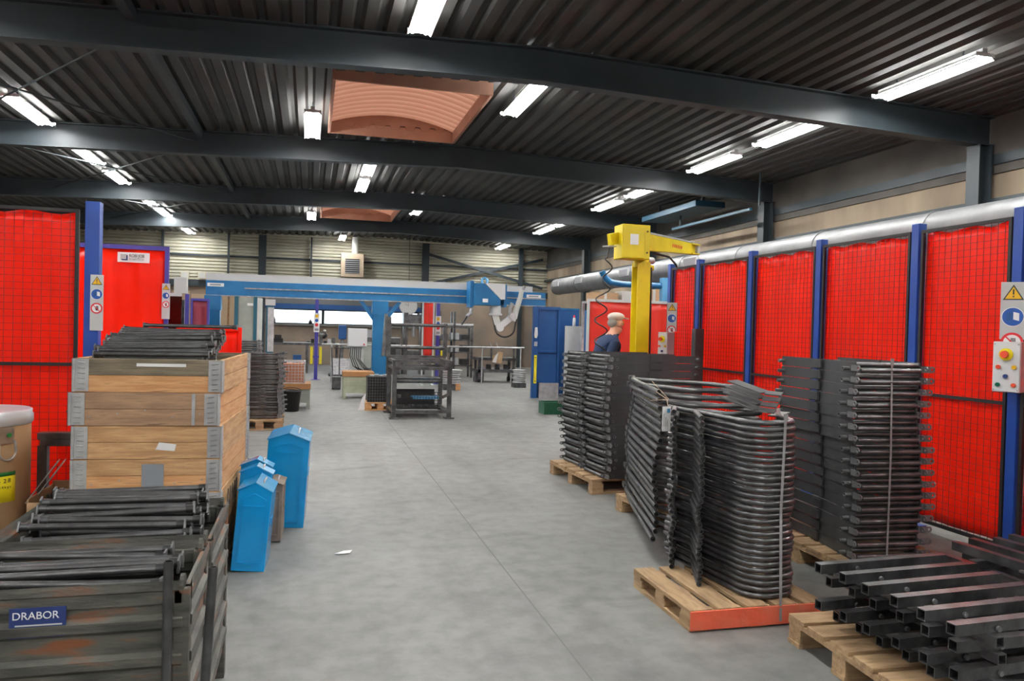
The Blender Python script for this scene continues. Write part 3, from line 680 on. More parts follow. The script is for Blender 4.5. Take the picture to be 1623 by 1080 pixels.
# ---- steel stillages with corrugated sides
def stillage(label, x0, y0, x1, y1, h, rz=0, lab=False):
    o = thing('steel_stillage', label, 'stillage', (x0, y0, 0), rz); W = x1-x0; D = y1-y0
    def wavy(name, L, horizontal_dir, off):
        prof = []; z = .12; 
        while z < h-.055:
            prof += [(0, z), (0, z+.062), (-.014, z+.075), (-.014, z+.098)]; z += .111
        prof = prof + [(0, h-.045)]
        v = [(s, d_, zz) for s in (0, L) for d_, zz in prof]; n = len(prof)
        q = MB().add(v, [(i, i+1, n+i+1, n+i) for i in range(n-1)]).build(name, RUST, o)
        q.modifiers.new('t', 'SOLIDIFY').thickness = .003
        q.rotation_euler = (0, 0, horizontal_dir); q.location = off; return q
    wavy('front_sheet', W-.04, 0, (.02, .012, 0)); wavy('rear_sheet', W-.04, R(180), (W-.02, D-.012, 0))
    wavy('side_sheet', D-.04, R(90), (W-.012, .02, 0)); wavy('side_sheet', D-.04, R(-90), (.012, D-.02, 0))
    m = MB(); m.box(.02, 0, h-.045, W-.02, .022, h).box(.02, D-.022, h-.045, W-.02, D, h).box(0, .02, h-.045, .022, D-.02, h).box(W-.022, .02, h-.045, W, D-.02, h); m.build('rim', RUST, o, .003)
    B(.02, .02, .10, W-.02, D-.02, .115).build('base_sheet', RUST, o)
    for x in (0, W-.045):
        for y in (0, D-.045):
            p = B(x, y, 0, x+.045, y+.045, h).build('corner_post', RUST, o, .003)
            c = MB(); cx = x+.022; 
            c.prism([(cx-.006, y-.005, h-.01), (cx-.006, y+.05, h-.01)] + [(cx-.006, y+.022+.028*math.cos(R(a)), h+.012+.028*math.sin(R(a))) for a in range(0, 181, 30)], (.012, 0, 0)); c.build('stacking_ear', RUST, p)
    if lab:
        b_ = B(.225, -.003, h-.115, .37, -.0005, h-.030).build('maker_plate', NAVY, o)
        text('DRABOR', .030, (.232, -.0045, h-.062), (90, 0, 0), STICK, b_, sx=1.0)
        for i, (a, c) in enumerate(((.24, .36), (.26, .33), (.25, .365))): B(a, -.0042, h-.082-i*.013, c, -.003, h-.078-i*.013).build('print_line', LGREY, b_)
    return o
stillage('rusty grey stillage in the foreground with a blue maker plate', -1.03, 2.46, -.33, 2.90, .75, 0, True)
stillage('rusty grey stillage between the foreground one and the timber crate', -1.06, 2.98, -.33, 3.58, .745)
tb2 = make_tube(.56)
heap(tb2, -.70, 3.05, 3.53, lambda t: .70+.13*math.sin(min(t*1.9, 1.57)), 0, 3, 'dark steel rod with plate ends heaped in the second stillage', 'rods in the second stillage', .03, pitch=.042)
heap(tb2, -.70, 2.53, 2.84, lambda t: .70+.06*math.sin(min(t*2, 1.57)), 0, 2, 'dark steel rod with plate ends heaped in the foreground stillage', 'rods in the foreground stillage', .03, first=False, pitch=.043)
for label, a, b_ in (('upright black steel pipe against the foreground stillage front corner', (-.385, 2.425, 0), (-.385, 2.425, .845)), ('leaning black steel pipe beside the foreground stillage', (-.29, 2.30, 0), (-.252, 2.33, .85))):
    o = thing('steel_pipe', label, 'pipe', a); d_ = Vector(b_)-Vector(a); MB().path([(0, 0, 0), d_], .0135, 12, hollow=True).build('pipe_wall', STEEL, o)
    MB().path([d_*.999, d_*1.004], .0138, 12, hollow=False).build('cut_end', GALV, o) if False else None
# ---- fibre drum
o = thing('fibre_drum', 'brown fibre drum with a grey steel lid and yellow label', 'drum', (-2.0, 5.55, 0)); r_ = .28; h = .95
MB().lathe([(0, 0), (r_, 0), (r_, h-.06)], n=48).build('drum_wall', CARD, o)
MB().lathe([(r_+.004, h-.085), (r_+.012, h-.075), (r_+.012, h-.03), (r_+.004, h-.022), (r_+.006, h), (r_-.006, h+.006), (r_-.03, h-.006), (0, h-.006)], n=48).build('lid', LID, o)
MB().lathe([(r_+.003, 0), (r_+.004, .03), (r_, .03)], n=48).build('bottom_ring', LID, o)
def wrap(name, a0, a1, z0, z1, m, parent, rr=r_+.0012, n=10):
    v = [(rr*math.cos(R(a0+(a1-a0)*i/n)), rr*math.sin(R(a0+(a1-a0)*i/n)), z) for i in range(n+1) for z in (z0, z1)]
    q = MB().add(v, [(2*i, 2*i+2, 2*i+3, 2*i+1) for i in range(n)], True).build(name, m, parent); q.modifiers.new('t', 'SOLIDIFY').thickness = .001; return q
lb = wrap('label', 272, 332, .40, .56, YLAB, o); wrap('green_stripe', 272, 332, .56, .585, GLAB, lb)
for i, ch in enumerate('KC-28'):
    a = 300+i*5.4; rr = r_+.0025; text(ch, .036, (rr*math.cos(R(a)), rr*math.sin(R(a)), .520), (90, 0, a+90), INK, lb)
for i, ch in enumerate('1.0mm 250kgs'):
    if ch != ' ': a = 288+i*3.3; rr = r_+.0025; text(ch, .020, (rr*math.cos(R(a)), rr*math.sin(R(a)), .487), (90, 0, a+90), INK, lb)
a = R(318); lx, ly = math.cos(a), math.sin(a); M_ = Matrix.Translation((lx*(r_+.006), ly*(r_+.006), 0)) @ Matrix.Rotation(a+math.pi/2, 4, 'Z')
hd = MB(); hd.box(-.045, -.012, .76, .045, 0, .86, M_); hl = hd.build('handle_plate', SHINY, o, .003)
pts = [M_ @ Vector(p) for p in [(-.045, -.015, .78), (-.05, -.02, .72)] + [(.05*math.cos(R(x)), -.02, .715+.055*math.sin(R(x))) for x in range(180, 361, 20)] + [(.045, -.015, .78)]]
MB().path(pts, .0075, 8).build('bail_handle', SHINY, hl)
MB().cyl(M_ @ Vector((.012, -.012, .815)), M_ @ Vector((.012, -.02, .815)), .013, 12).build('green_seal', GLAB, hl)
# ---- things between drum and fence
o = thing('welded_bracket', 'dark welded steel bracket jutting beside the drum before the red fence', 'bracket', (-1.50, 6.0, 0)); 
B(-.30, -.04, .70, .10, .04, .745).build('arm', STEEL2, o, .003); B(-.28, -.05, .655, .0, .05, .70).build('lower_arm', STEEL2, o, .003); B(-.06, -.02, .745, .03, .02, .84).build('block', STEEL2, o); B(-.13, -.01, .885, .06, .01, .898).build('crossbar', STEEL2, o); B(.04, -.01, .745, .055, .01, .885).build('upright', STEEL2, o); B(-.30, -.03, .012, -.24, .03, .655).build('leg', STEEL2, o); B(-.36, -.1, 0, -.18, .1, .012).build('foot_plate', STEEL2, o)
o = thing('cardboard_box', 'open brown cardboard box of scrap beside the drum', 'box', (-1.66, 5.33, 0), 0)
B(0, 0, 0, .32, .5, .012).build('box_base', CARD2, o)
for n_, a in (('box_side', (0, 0, .012, .32, .008, .40)), ('box_side', (0, .492, .012, .32, .5, .44)), ('box_side', (0, .008, .012, .008, .492, .42)), ('box_side', (.312, .008, .012, .32, .492, .42))): B(*a).build(n_, CARD2, o)
q = thing('plastic_sheet', 'crumpled black plastic sheet stuffed in the scrap box', 'plastic sheet', (-1.48, 5.58, .014)); random.seed(3)
v = []; nn = 12
for j in range(nn+1):
    for i in range(nn+1): v.append((-.13+.24*i/nn, -.2+.40*j/nn, .34+random.uniform(-.045, .07)))
MB().add(v, [(j*(nn+1)+i, j*(nn+1)+i+1, (j+1)*(nn+1)+i+1, (j+1)*(nn+1)+i) for j in range(nn) for i in range(nn)]).build('sheet', BLACKP, q); B(-.1, -.15, 0, .1, .15, .29).build('bundle', BLACKP, q)
for i in range(2):
    o = thing('welding_rod', 'thin bright rod leaning in the scrap box beside the drum', 'rod', (-1.72+.035*i, 5.50, .36), 0, 'rods in the scrap box'); MB().cyl((0, 0, 0), (.17, .05, .26), .006, 6).build('rod', SHINY, o); MB().cyl((.17, .05, .26), (.176, .052, .27), .004, 6).build('tip', SHINY, o)
o = thing('folding_rule', 'yellow strip lying by the drum behind the stillage rods', 'strip', (-1.42, 4.55, 0), 24); B(0, -.02, 0, .04, .02, .42).build('support', CARD2, o); B(-.12, -.03, .42, .26, .03, .435).build('strip', YELG, o)
# ---- blue gabled steel cases
def blue_case(label, loc, rz, W, D, H, ry=0, m=BLUEC, top=BLUETOP, g=.05):
    o = thing('steel_case', label, 'case', loc, rz, None, 0, ry)
    body = MB().prism([(0, 0, 0), (W, 0, 0), (W, 0, H), (W/2, 0, H+g), (0, 0, H)], (0, D, 0)).build('body', m, o, .004)
    e = .008; t = .006
    MB().prism([(W/2, -e, H+g), (W+e, -e, H-.004), (W+e, -e, H-.004+t), (W/2, -e, H+g+t)], (0, D+2*e, 0)).build('lid_slope', top, o)  # right slope paler than the left: reflected light put into its colour
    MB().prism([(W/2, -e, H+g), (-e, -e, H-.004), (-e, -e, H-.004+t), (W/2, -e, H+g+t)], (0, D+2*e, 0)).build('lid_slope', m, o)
    p = MB(); a = W*.14; w2 = .006
    p.box(a, -.009, .05, a+w2, 0, H-.06).box(W-a-w2, -.009, .05, W-a, 0, H-.06).box(a, -.009, .044, W-a, 0, .05); p.build('pressed_rib', m, o)
    MB().bar((a, -.003, H-.055), (W/2, -.003, H-.055+g*.7), .006, .008, (0, 0, 1)).build('pressed_rib', m, o); MB().bar((W/2, -.003, H-.055+g*.7), (W-a, -.003, H-.055), .006, .008).build('pressed_rib', m, o)
    B(a*1.3, -.008, H-.10, W-a*1.3, 0, H-.092).build('pressed_rib', m, o)
    hd = MB().path([(W*.70, D*.3, H+g*.6+.005), (W*.70, D*.3, H+g*.6+.018), (W*.70, D*.7, H+g*.6+.018), (W*.70, D*.7, H+g*.6+.005)], .006, 8); hd.build('carry_handle', GALV, o)
    B(W-.001, D*.35, H*.55, W+.004, D*.65, H*.62).build('latch', m, o)
    return o
blue_case('large blue enamelled steel case standing on the floor, the tallest of the four', (-.32, 6.05, .012), -2, .30, .52, .66, 3.0)
blue_case('near blue steel case standing between the crate and the aisle', (-.445, 5.02, .012), -3, .20, .30, .50, 4.5)
blue_case('blue steel case partly hidden behind the near one', (-.46, 5.34, .012), -3, .20, .12, .55, 4, g=.045)
blue_case('rearmost of the three small blue steel cases by the crate', (-.47, 5.49, .012), -3, .20, .12, .57, 4, g=.045)
BRN = mat('brown grey worn case', (.16, .12, .09), .7, 0, (.24, .19, .15), 8)
blue_case('brown-grey worn case squeezed between the blue cases', (-.30, 5.66, .010), -3, .13, .26, .40, 1, BRN, BRN, .02)
o = thing('paper_scrap', 'crumpled white scrap of paper lying on the concrete aisle', 'paper', (.24, 5.32, 0)); MB().add([(-.055, 0, .001), (-.02, -.035, .008), (.05, -.01, .004), (.07, .035, .012), (.0, .045, .003), (.01, .005, .018)], [(0, 1, 5), (1, 2, 5), (2, 3, 5), (3, 4, 5), (4, 0, 5)]).build('sheet', STICK, o)

# ================================================================== YELLOW JIB CRANE, WORKER, SCREENS ON THE RIGHT
o = thing('jib_crane', 'yellow pillar jib crane with a square control cabinet on its head', 'crane', (4.03, 9.1, 0))
B(-.22, -.22, 0, .22, .22, .02).build('base_plate', YEL, o)
m = MB(); m.box(-.085, -.095, .02, .085, -.080, 2.42).box(-.085, .080, .02, .085, .095, 2.42).box(-.02, -.08, .02, .02, .08, 2.42); m.build('column', YEL, o)
MB().cyl((0, 0, 2.36), (0, 0, 2.50), .10, 16).build('swivel_collar', YEL, o)
cb = B(-.37, -.25, 2.44, .0, .02, 2.86).build('control_cabinet', YEL, o, .008); B(-.36, -.262, 2.45, -.08, -.25, 2.85).build('cabinet_door', YEL, cb, .004); B(-.27, -.2655, 2.61, -.16, -.262, 2.74).build('white_label', STICK, cb)
for z in (2.52, 2.78): MB().cyl((-.04, -.252, z), (-.04, -.262, z), .010, 8).build('lock_screw', BLACK, cb)
e1 = Vector((2.0, 3.1, 2.70)); d_ = Vector((1.25, 1.0, 0)).normalized(); n_ = Vector((d_.y, -d_.x, 0))
def boom(name, a, b_, z0, z1, wd, m_, par):
    p = d_*a; q = d_*b_; v = []
    for c in (p, q):
        k = 0 if c is p else 1
        for zz in (z0[k], z1[k]):
            for s_ in (-1, 1): v.append(c+n_*s_*wd/2+Vector((0, 0, zz)))
    return MB().add(v, [(0, 1, 3, 2), (5, 4, 6, 7), (0, 4, 5, 1), (2, 3, 7, 6), (1, 5, 7, 3), (0, 2, 6, 4)]).build(name, m_, par)
bm = boom('boom', .0, 1.42, (2.575, 2.66), (2.79, 2.81), .09, YEL, o); boom('boom_rail', .1, 1.5, (2.792, 2.812), (2.815, 2.835), .10, GALV, bm)
boom('boom_flange', 1.42, 1.68, (2.66, 2.67), (2.675, 2.685), .12, YEL, bm); boom('boom_flange', 1.42, 1.68, (2.795, 2.80), (2.81, 2.815), .12, YEL, bm); boom('boom_web', 1.42, 1.62, (2.675, 2.68), (2.795, 2.80), .012, YEL, bm); boom('end_stop', 1.62, 1.68, (2.665, 2.665), (2.81, 2.81), .10, LGREY, bm)
q = d_*1.9 - n_*(-.047); tx = MB()
for i in range(6):
    c = d_*(.80+i*.055)+n_*.0465+Vector((0, 0, 2.715)); tx.bar(c-Vector((0, 0, .02)), c+Vector((0, 0, .02))+d_*.012, .028, .002, n_)
tx.build('red_lettering', REDS, bm)['kind'] = 'stuff'
MB().bar((-.37, -.1, 2.70), (-.52, -.2, 2.66), .05, .14).build('counter_arm', YEL, o); MB().bar((-.45, -.16, 2.585), (-.58, -.24, 2.575), .10, .014).build('counter_plate', GALV, o)
MB().cyl((.10, .1, 2.46), (.24, .2, 2.47), .045, 12).build('slewing_motor', GALV, o); MB().cyl((.09, .02, 2.36), (.17, .02, 2.36), .035, 12).build('clamp', YEL, o)
MB().path([d_*.3+Vector((0, 0, 2.57)), d_*.8+Vector((0, 0, 2.56)), d_*1.0+Vector((0, 0, 2.48)), d_*1.25+Vector((0, 0, 2.30))], .014, 6).build('supply_cable', CORDM, o)
MB().path([(.11, -.06, 2.36), (.12, -.06, 1.5), (.13, -.05, .5), (.14, -.05, .03)], .012, 6).build('down_cable', CORDM, o)
o = thing('coiled_cord', 'dark coiled control cord hanging from the yellow crane', 'cord', (3.62, 9.0, 0))
pts = []; n = 120
for i in range(n+1):
    t = i/n; z = 2.57-1.35*t; a = 2*math.pi*5.2*t; amp = .012 if t < .1 else .075 if t > .35 else .05
    pts.append((-.08+amp*math.cos(a)-.10*t+.02*math.sin(t*9), amp*math.sin(a), z))
MB().path(pts, .009, 6).build('coil', CORDM, o); B(-.215, -.03, 1.10, -.155, .03, 1.225).build('pendant_handset', BLACKP, o, .006)
# ---- worker seen from the waist up behind the stack
def make_worker():
    # skeleton (feet at z 0, faces +X, mid-stride with the back a little stooped)
    J = {'pel': ((0, 0, .95), (.15, .17)), 'wai': ((.01, 0, 1.10), (.14, .165)), 'chest': ((.05, 0, 1.30), (.155, .19)), 'sho': ((.085, 0, 1.43), (.11, .15)), 'neck': ((.13, 0, 1.51), (.062, .062)),
         'hd0': ((.165, 0, 1.575), (.078, .072)), 'hd1': ((.18, 0, 1.65), (.102, .078)), 'hd2': ((.175, 0, 1.725), (.092, .074)), 'nose': ((.272, 0, 1.635), (.022, .016)), 'chin': ((.235, 0, 1.565), (.04, .04)),
         'shl': ((.06, .19, 1.40), (.075, .075)), 'ell': ((-.02, .25, 1.14), (.056, .056)), 'wrl': ((.16, .24, .98), (.036, .036)), 'hal': ((.23, .23, .96), (.045, .03)),
         'shr': ((.06, -.19, 1.40), (.075, .075)), 'elr': ((-.05, -.25, 1.14), (.056, .056)), 'wrr': ((.13, -.22, 1.0), (.036, .036)), 'har': ((.20, -.21, .98), (.045, .03)),
         'hil': ((.02, .10, .88), (.105, .105)), 'knl': ((.20, .10, .50), (.072, .072)), 'anl': ((.14, .10, .09), (.048, .048)), 'tol': ((.33, .10, .055), (.05, .042)),
         'hir': ((-.02, -.10, .88), (.105, .105)), 'knr': ((.0, -.10, .50), (.072, .072)), 'anr': ((-.20, -.10, .12), (.048, .048)), 'tor': ((-.04, -.10, .05), (.05, .042))}
    E_ = [('pel', 'wai'), ('wai', 'chest'), ('chest', 'sho'), ('sho', 'neck'), ('neck', 'hd0'), ('hd0', 'hd1'), ('hd1', 'hd2'), ('hd1', 'nose'), ('hd0', 'chin')]
    for s_ in 'lr': E_ += [('sho', 'sh'+s_), ('sh'+s_, 'el'+s_), ('el'+s_, 'wr'+s_), ('wr'+s_, 'ha'+s_), ('pel', 'hi'+s_), ('hi'+s_, 'kn'+s_), ('kn'+s_, 'an'+s_), ('an'+s_, 'to'+s_)]
    V = [c for c, _ in J.values()]; RD = [r for _, r in J.values()]; names = list(J); ED = [(names.index(a), names.index(b_)) for a, b_ in E_]
    for s_, y in (('l', 1), ('r', -1)):
        hx, hy, hz = J['ha'+s_][0]; hi = names.index('ha'+s_)
        for k, ln in enumerate((.075, .085, .08, .06)):
            a = len(V); V.append((hx+.045, hy+(-.03+.02*k), hz-.005)); RD.append((.010, .010)); ED.append((hi, a))
            V.append((hx+.045+ln*.6, hy+(-.032+.021*k), hz-.025)); RD.append((.009, .009)); ED.append((a, a+1))
            V.append((hx+.035+ln*.7, hy+(-.032+.021*k), hz-.06)); RD.append((.008, .008)); ED.append((a+1, a+2))
        a = len(V); V.append((hx+.01, hy-y*.045, hz-.02)); RD.append((.012, .012)); ED.append((hi, a)); V.append((hx+.05, hy-y*.06, hz-.05)); RD.append((.010, .010)); ED.append((a, a+1))
    me = bpy.data.meshes.new('body'); me.from_pydata(V, ED, []); ob = bpy.data.objects.new('body', me); COL.objects.link(ob)
    ob.modifiers.new('skin', 'SKIN'); sl = me.skin_vertices[0].data
    for i, r_ in enumerate(RD): sl[i].radius = r_; sl[i].use_root = i == 0
    sb = ob.modifiers.new('sub', 'SUBSURF'); sb.levels = sb.render_levels = 2
    dg = bpy.context.evaluated_depsgraph_get(); me2 = bpy.data.meshes.new_from_object(ob.evaluated_get(dg)); bpy.data.objects.remove(ob)
    for m_ in (NAVYC, SKIN, mat('dark work trousers', (.02, .022, .03), .85), mat('grey shirt', (.30, .32, .31), .8), BLACKP): me2.materials.append(m_)
    hands = [Vector(J['hal'][0]), Vector(J['har'][0])]
    for p in me2.polygons:
        c = p.center; p.use_smooth = True
        if c.z > 1.50 or min((c-h).length for h in hands) < .13 and c.x > .17 and c.z < 1.05 and abs(c.y) > .13: p.material_index = 1
        elif c.z < .10: p.material_index = 4
        elif c.z < .92 and abs(c.y) < .2: p.material_index = 2
        elif c.z > 1.36 and c.x > .13 and abs(c.y) < .06: p.material_index = 3
    return me2
me = make_worker(); w_ = bpy.data.objects.new('person', me); COL.objects.link(w_); w_.location = (3.76, 9.62, 0); w_.scale = (1.0, 1.0, 1.0); w_.rotation_euler = (0, 0, R(4))
tag(w_, 'worker in a navy jacket and pale cap walking behind the yellow crane column', 'person')
m = MB(); m.sphere((.165, 0, 1.735), .118, .098, .062, 16, 8); m.build('cap_crown', CAPM, w_)
MB().prism([(.24, -.075, 1.725), (.33, -.05, 1.708), (.345, 0, 1.705), (.33, .05, 1.708), (.24, .075, 1.725)], (0, 0, .010)).build('cap_peak', CAPM, w_)
MB().sphere((.115, 0, 1.655), .062, .086, .065, 12, 8).build('hair', HAIR, w_)
for s_ in (-1, 1):
    MB().sphere((.17, s_*.084, 1.635), .025, .012, .033, 10, 6).build('ear', SKIN, w_)
    MB().sphere((.252, s_*.034, 1.66), .012, .012, .009, 8, 6).build('eye', STICK, w_)
    MB().bar((.262, s_*.015, 1.662), (.25, s_*.065, 1.662), .004, .028).build('glasses_lens', mat('amber glasses', (.65, .32, .02), .2), w_)
    MB().bar((.25, s_*.068, 1.667), (.165, s_*.090, 1.66), .004, .008).build('glasses_temple', AMB, w_)
MB().bar((.262, -.03, 1.588), (.262, .03, 1.588), .012, .008).build('lips', mat('lips', (.45, .16, .13), .5), w_)
m = MB(); m.path(arc((.12, 0, 1.50), .075, -150, 150, 12), .018, 6); m.build('collar', NAVYC, w_)

# ---- free-standing screens behind the crane
def screen(label, loc, rz, W, z0, z1, m, frame=LGREY, cat='welding screen', sag=.006):
    o = thing('welding_screen', label, cat, loc, rz); nx, nz = 30, 14; v = []
    for j in range(nz+1):
        for i in range(nx+1): x = W*i/nx; v.append((x, .01*math.sin(x*14)+.006*math.sin(x*37+j*.2), z0+(z1-z0)*j/nz))
    c = MB().add(v, [(j*(nx+1)+i, j*(nx+1)+i+1, (j+1)*(nx+1)+i+1, (j+1)*(nx+1)+i) for j in range(nz) for i in range(nx)], True).build('curtain', m, o); c.modifiers.new('t', 'SOLIDIFY').thickness = .003
    B(-.04, -.02, z1, W+.04, .02, z1+.045).build('top_rail', frame, o)
    for x in (-.04, W): B(x, -.02, 0, x+.04, .02, z1).build('leg', frame, o); B(x-.02, -.2, 0, x+.06, .2, .02).build('foot', frame, o)
    return o
screen('haze-tinted red welding curtain hanging behind the worker', (4.42, 12.0, 0), 0, 1.43, .12, 2.02, REDF)
screen('second red curtain further along beside the haze-tinted one', (5.95, 12.4, 0), 0, 1.3, .12, 2.02, REDF)
# shelf boxes above the curtain
o = thing('storage_rack', 'grey storage rack behind the haze-tinted red curtain', 'rack', (5.05, 13.6, 0))
for x in (0, 2.2):
    for y in (0, .5): B(x, y, 0, x+.05, y+.05, 2.06).build('upright', GALV, o)
for z in (1.1, 2.06): B(.0, 0, z, 2.25, .55, z+.04).build('shelf', GALV, o)
for i, (x, W, h, mm) in enumerate(((.03, .52, .16, CARD2), (.62, .34, .20, OFFW), (1.0, .55, .26, CARD2), (1.62, .5, .3, CARD2))):
    q = thing('cardboard_box', ['low brown cardboard box at the left end of the rack shelf', 'pale box between brown boxes on the rack', 'brown cardboard box in the middle of the rack shelf', 'tall brown cardboard box at the rack end by the fence'][i], 'box', (5.05+x, 13.65, 2.10)); B(0, 0, 0, W, .35, h).build('carton', mm, q, .004); B(W*.45, -.001, 0, W*.55, .0, h).build('tape', OFFW, q)
o = thing('extraction_arm', 'blue bent extraction arm under the round duct', 'pipe', (5.2, 13.2, 0)); MB().path([(-.12, 0, 2.62)] + [(-.05, 0, 2.50), (.05, 0, 2.43), (.3, 0, 2.40), (1.1, 0, 2.40)], .055, 12).build('pipe', BLUEG, o); B(1.05, -.06, 0, 1.17, .06, 2.55).build('column', BLUETOP, o); B(.95, -.15, 0, 1.27, .15, .02).build('base_plate', BLUETOP, o)
o = thing('roof_hoist_beam', 'blue hoist beam hung below the roof by the right wall', 'hoist beam', (8.3, 0, 0)); HB = mat('muted hoist blue', (.006, .055, .10), .5); B(-.35, 15.2, 4.28, .35, 18.0, 4.40).build('beam', HB, o); B(-.02, 13.6, 3.98, .04, 17.0, 4.03).build('rail', HB, o)
for y in (15.5, 17.7): B(-.03, y, 4.40, .03, y+.06, 4.68).build('hanger', BEAM, o)
for y in (13.3, 16.6): B(-.0, y, 4.04, .03, y+.04, 4.66 if y < 15 else 4.28).build('hanger', BEAM, o)

# ================================================================== ROBOT GANTRY
o = thing('robot_gantry', 'long blue robot gantry beam on blue columns across the hall', 'gantry', (0, 17.0, 0)); x0, x1 = -2.08, 5.16
bm = B(x0, -.10, 2.06, x1, .10, 2.37).build('beam', BLUEG, o, .006)
B(x0, -.06, 2.37, x1-1.55, .16, 2.52).build('cable_tray', LGREY, o); B(x1-1.5, -.06, 2.37, x1-.3, .16, 2.50).build('cable_tray', LGREY, o)
B(x0+.75, -.118, 2.215, x1, -.10, 2.24).build('guide_rail', SHINY, bm); B(x0, -.118, 2.05, x1, -.10, 2.072).build('guide_rail', SHINY, bm)
for a, w2 in ((x0+.03, .32), (x1-.45, .34)): k = B(a, -.104, 2.245, a+w2, -.1005, 2.315).build('name_sticker', STICK, bm); B(a+.05, -.1055, 2.265, a+w2-.06, -.104, 2.295).build('sticker_print', GINK, k)
for x, lw in ((1.45, .15), (-1.94, .14)):
    cl = B(x-lw, -.12, .02, x+lw, .12, 2.06).build('column', BLUEG, o, .01); B(x-lw-.02, -.135, 1.76, x+lw+.02, .135, 2.06).build('column_head', BLUEG, cl); B(x-.25, -.25, 0, x+.25, .25, .02).build('base_plate', BLUEG, cl)
for sx in (-1, 1): MB().bar((1.45+sx*.42, -.05, 2.06), (1.45+sx*.08, -.05, 1.60), .08, .08).build('brace', BLUEG, o)
# carriage + robot arm
o = thing('welding_robot', 'hanging welding robot with a blue carriage and pale arm on the gantry', 'robot', (0, 16.86, 0))
cg = MB().prism([(3.40, -.50, 2.50), (3.62, -.50, 2.50), (3.98, -.50, 2.16), (3.98, -.50, 2.03), (3.40, -.50, 2.03)], (0, .48, 0)).build('carriage', BLUEG, o, .006)
MB().prism([(3.63, -.50, 2.50), (4.08, -.50, 2.50), (4.08, -.50, 2.17), (3.99, -.50, 2.16)], (0, .46, 0)).build('white_cover', WHITE, cg); B(3.32, -.42, 1.98, 3.40, -.02, 2.55).build('carriage_plate', BLUEG, cg); B(4.08, -.40, 2.0, 4.14, -.02, 2.5).build('carriage_plate', BLUEG, cg); B(3.58, -.505, 2.09, 3.70, -.50, 2.17).build('white_label', STICK, cg)
MB().path([(3.62, -.2, 2.50), (3.62, -.2, 2.60), (3.68, -.2, 2.64), (3.74, -.2, 2.6), (3.74, -.2, 2.50)], .03, 8).build('hose_bend', BLUETOP, cg)
MB().cyl((3.92, -.30, 2.03), (3.92, -.30, 1.86), .12, 16).build('robot_base', WHITE, o); MB().cyl((3.92, -.30, 1.86), (3.92, -.30, 1.82), .15, 16).build('base_flange', WHITE, o)
MB().bar((3.90, -.34, 1.84), (3.99, -.36, 1.52), .15, .14).build('shoulder', OFFW, o); MB().cyl((3.99, -.48, 1.55), (3.99, -.26, 1.55), .085, 14).build('joint', WHITE, o)
MB().bar((4.0, -.38, 1.58), (4.27, -.38, 1.80), .13, .13).build('upper_arm', WHITE, o); MB().cyl((4.27, -.48, 1.80), (4.27, -.28, 1.80), .08, 14).build('elbow', GALV, o)
MB().path([(4.30, -.40, 1.70), (4.36, -.40, 1.95), (4.44, -.42, 2.22), (4.47, -.42, 2.40)], .06, 10, taper=[.075, .065, .055, .05]).build('forearm', OFFW, o); MB().cyl((4.47, -.42, 2.36), (4.53, -.42, 2.47), .035, 8).build('wrist', GINK, o)
MB().path([(4.24, -.36, 1.80), (4.22, -.38, 1.98), (4.27, -.4, 2.10)], .045, 8).build('motor', GALV, o)
MB().path([(3.84, -.3, 1.85), (3.88, -.4, 1.6)] + [(4.10+.22*math.cos(R(a)), -.45, 1.55+.20*math.sin(R(a))) for a in range(190, 361, 17)] + [(4.36, -.45, 1.75)], .018, 8).build('hose', CORDM, o)
MB().path([(3.38, -.3, 1.98), (3.36, -.35, 1.86), (3.26, -.4, 1.78)], .035, 8).build('torch_mount', GALV, o); MB().cyl((3.26, -.4, 1.78), (3.15, -.42, 1.60), .022, 8).build('torch', BLACKP, o)
# ---- blue door cabinet under the right gantry end
o = thing('blue_cabinet', 'tall blue steel cabinet door under the right end of the gantry', 'cabinet', (4.80, 16.6, 0))
B(0, .0, 0, .12, .10, 2.05).build('side_post', BLUED, o, .004); B(.10, .10, 0, .66, .34, 2.05).build('body', BLUED, o, .006); m = MB(); m.box(.14, .06, .35, .17, .10, 2.03).box(.60, .06, .35, .64, .10, 2.03).box(.17, .06, 1.98, .60, .10, 2.03); m.build('door_frame', BLUED, o); B(.16, .04, 1.02, .58, .10, 1.07).build('door_rail', BLUED, o)
B(.17, -.02, 0, .62, .06, .34).build('kick_plate', GALV, o); g = B(.035, -.03, .33, .095, 0, .96).build('yellow_guard', YELG, o, .004)
for z in (.38, .91): MB().cyl((.065, -.034, z), (.065, -.03, z), .014, 8).build('bolt', BLACK, g)
MB().path([(.06, -.02, 1.35), (.06, -.04, 1.42), (.06, -.03, 1.58)], .035, 8, taper=[.03, .045, .03]).build('white_mitt', STICK, o); B(.03, -.02, 1.16, .10, 0, 1.26).build('latch', GALV, o)
o = thing('sheet_panel', 'pale grey sheet metal panel standing beside the blue cabinet', 'panel', (5.50, 16.45, 0)); B(0, 0, 0, .40, .03, 1.63).build('sheet', OFFW, o); B(0, -.006, .85, .40, 0, .87).build('fold', OFFW, o)
o = thing('spray_can', 'white spray can with a red cap on the pale grey panel', 'spray can', (5.71, 16.465, 1.63)); MB().lathe([(0, 0), (.035, 0), (.035, .17), (.02, .19)], n=14).build('can', WHITE, o); MB().lathe([(.022, .19), (.022, .24), (0, .24)], n=12).build('cap', REDS, o)
o = thing('blue_partition', 'dark blue sheet partition behind the pale grey panel', 'partition', (5.50, 17.1, 0)); B(0, 0, 0, .55, .05, 2.04).build('sheet', BLUED, o); B(.0, -.02, 2.0, .55, 0, 2.04).build('top_edge', BLUEG, o)
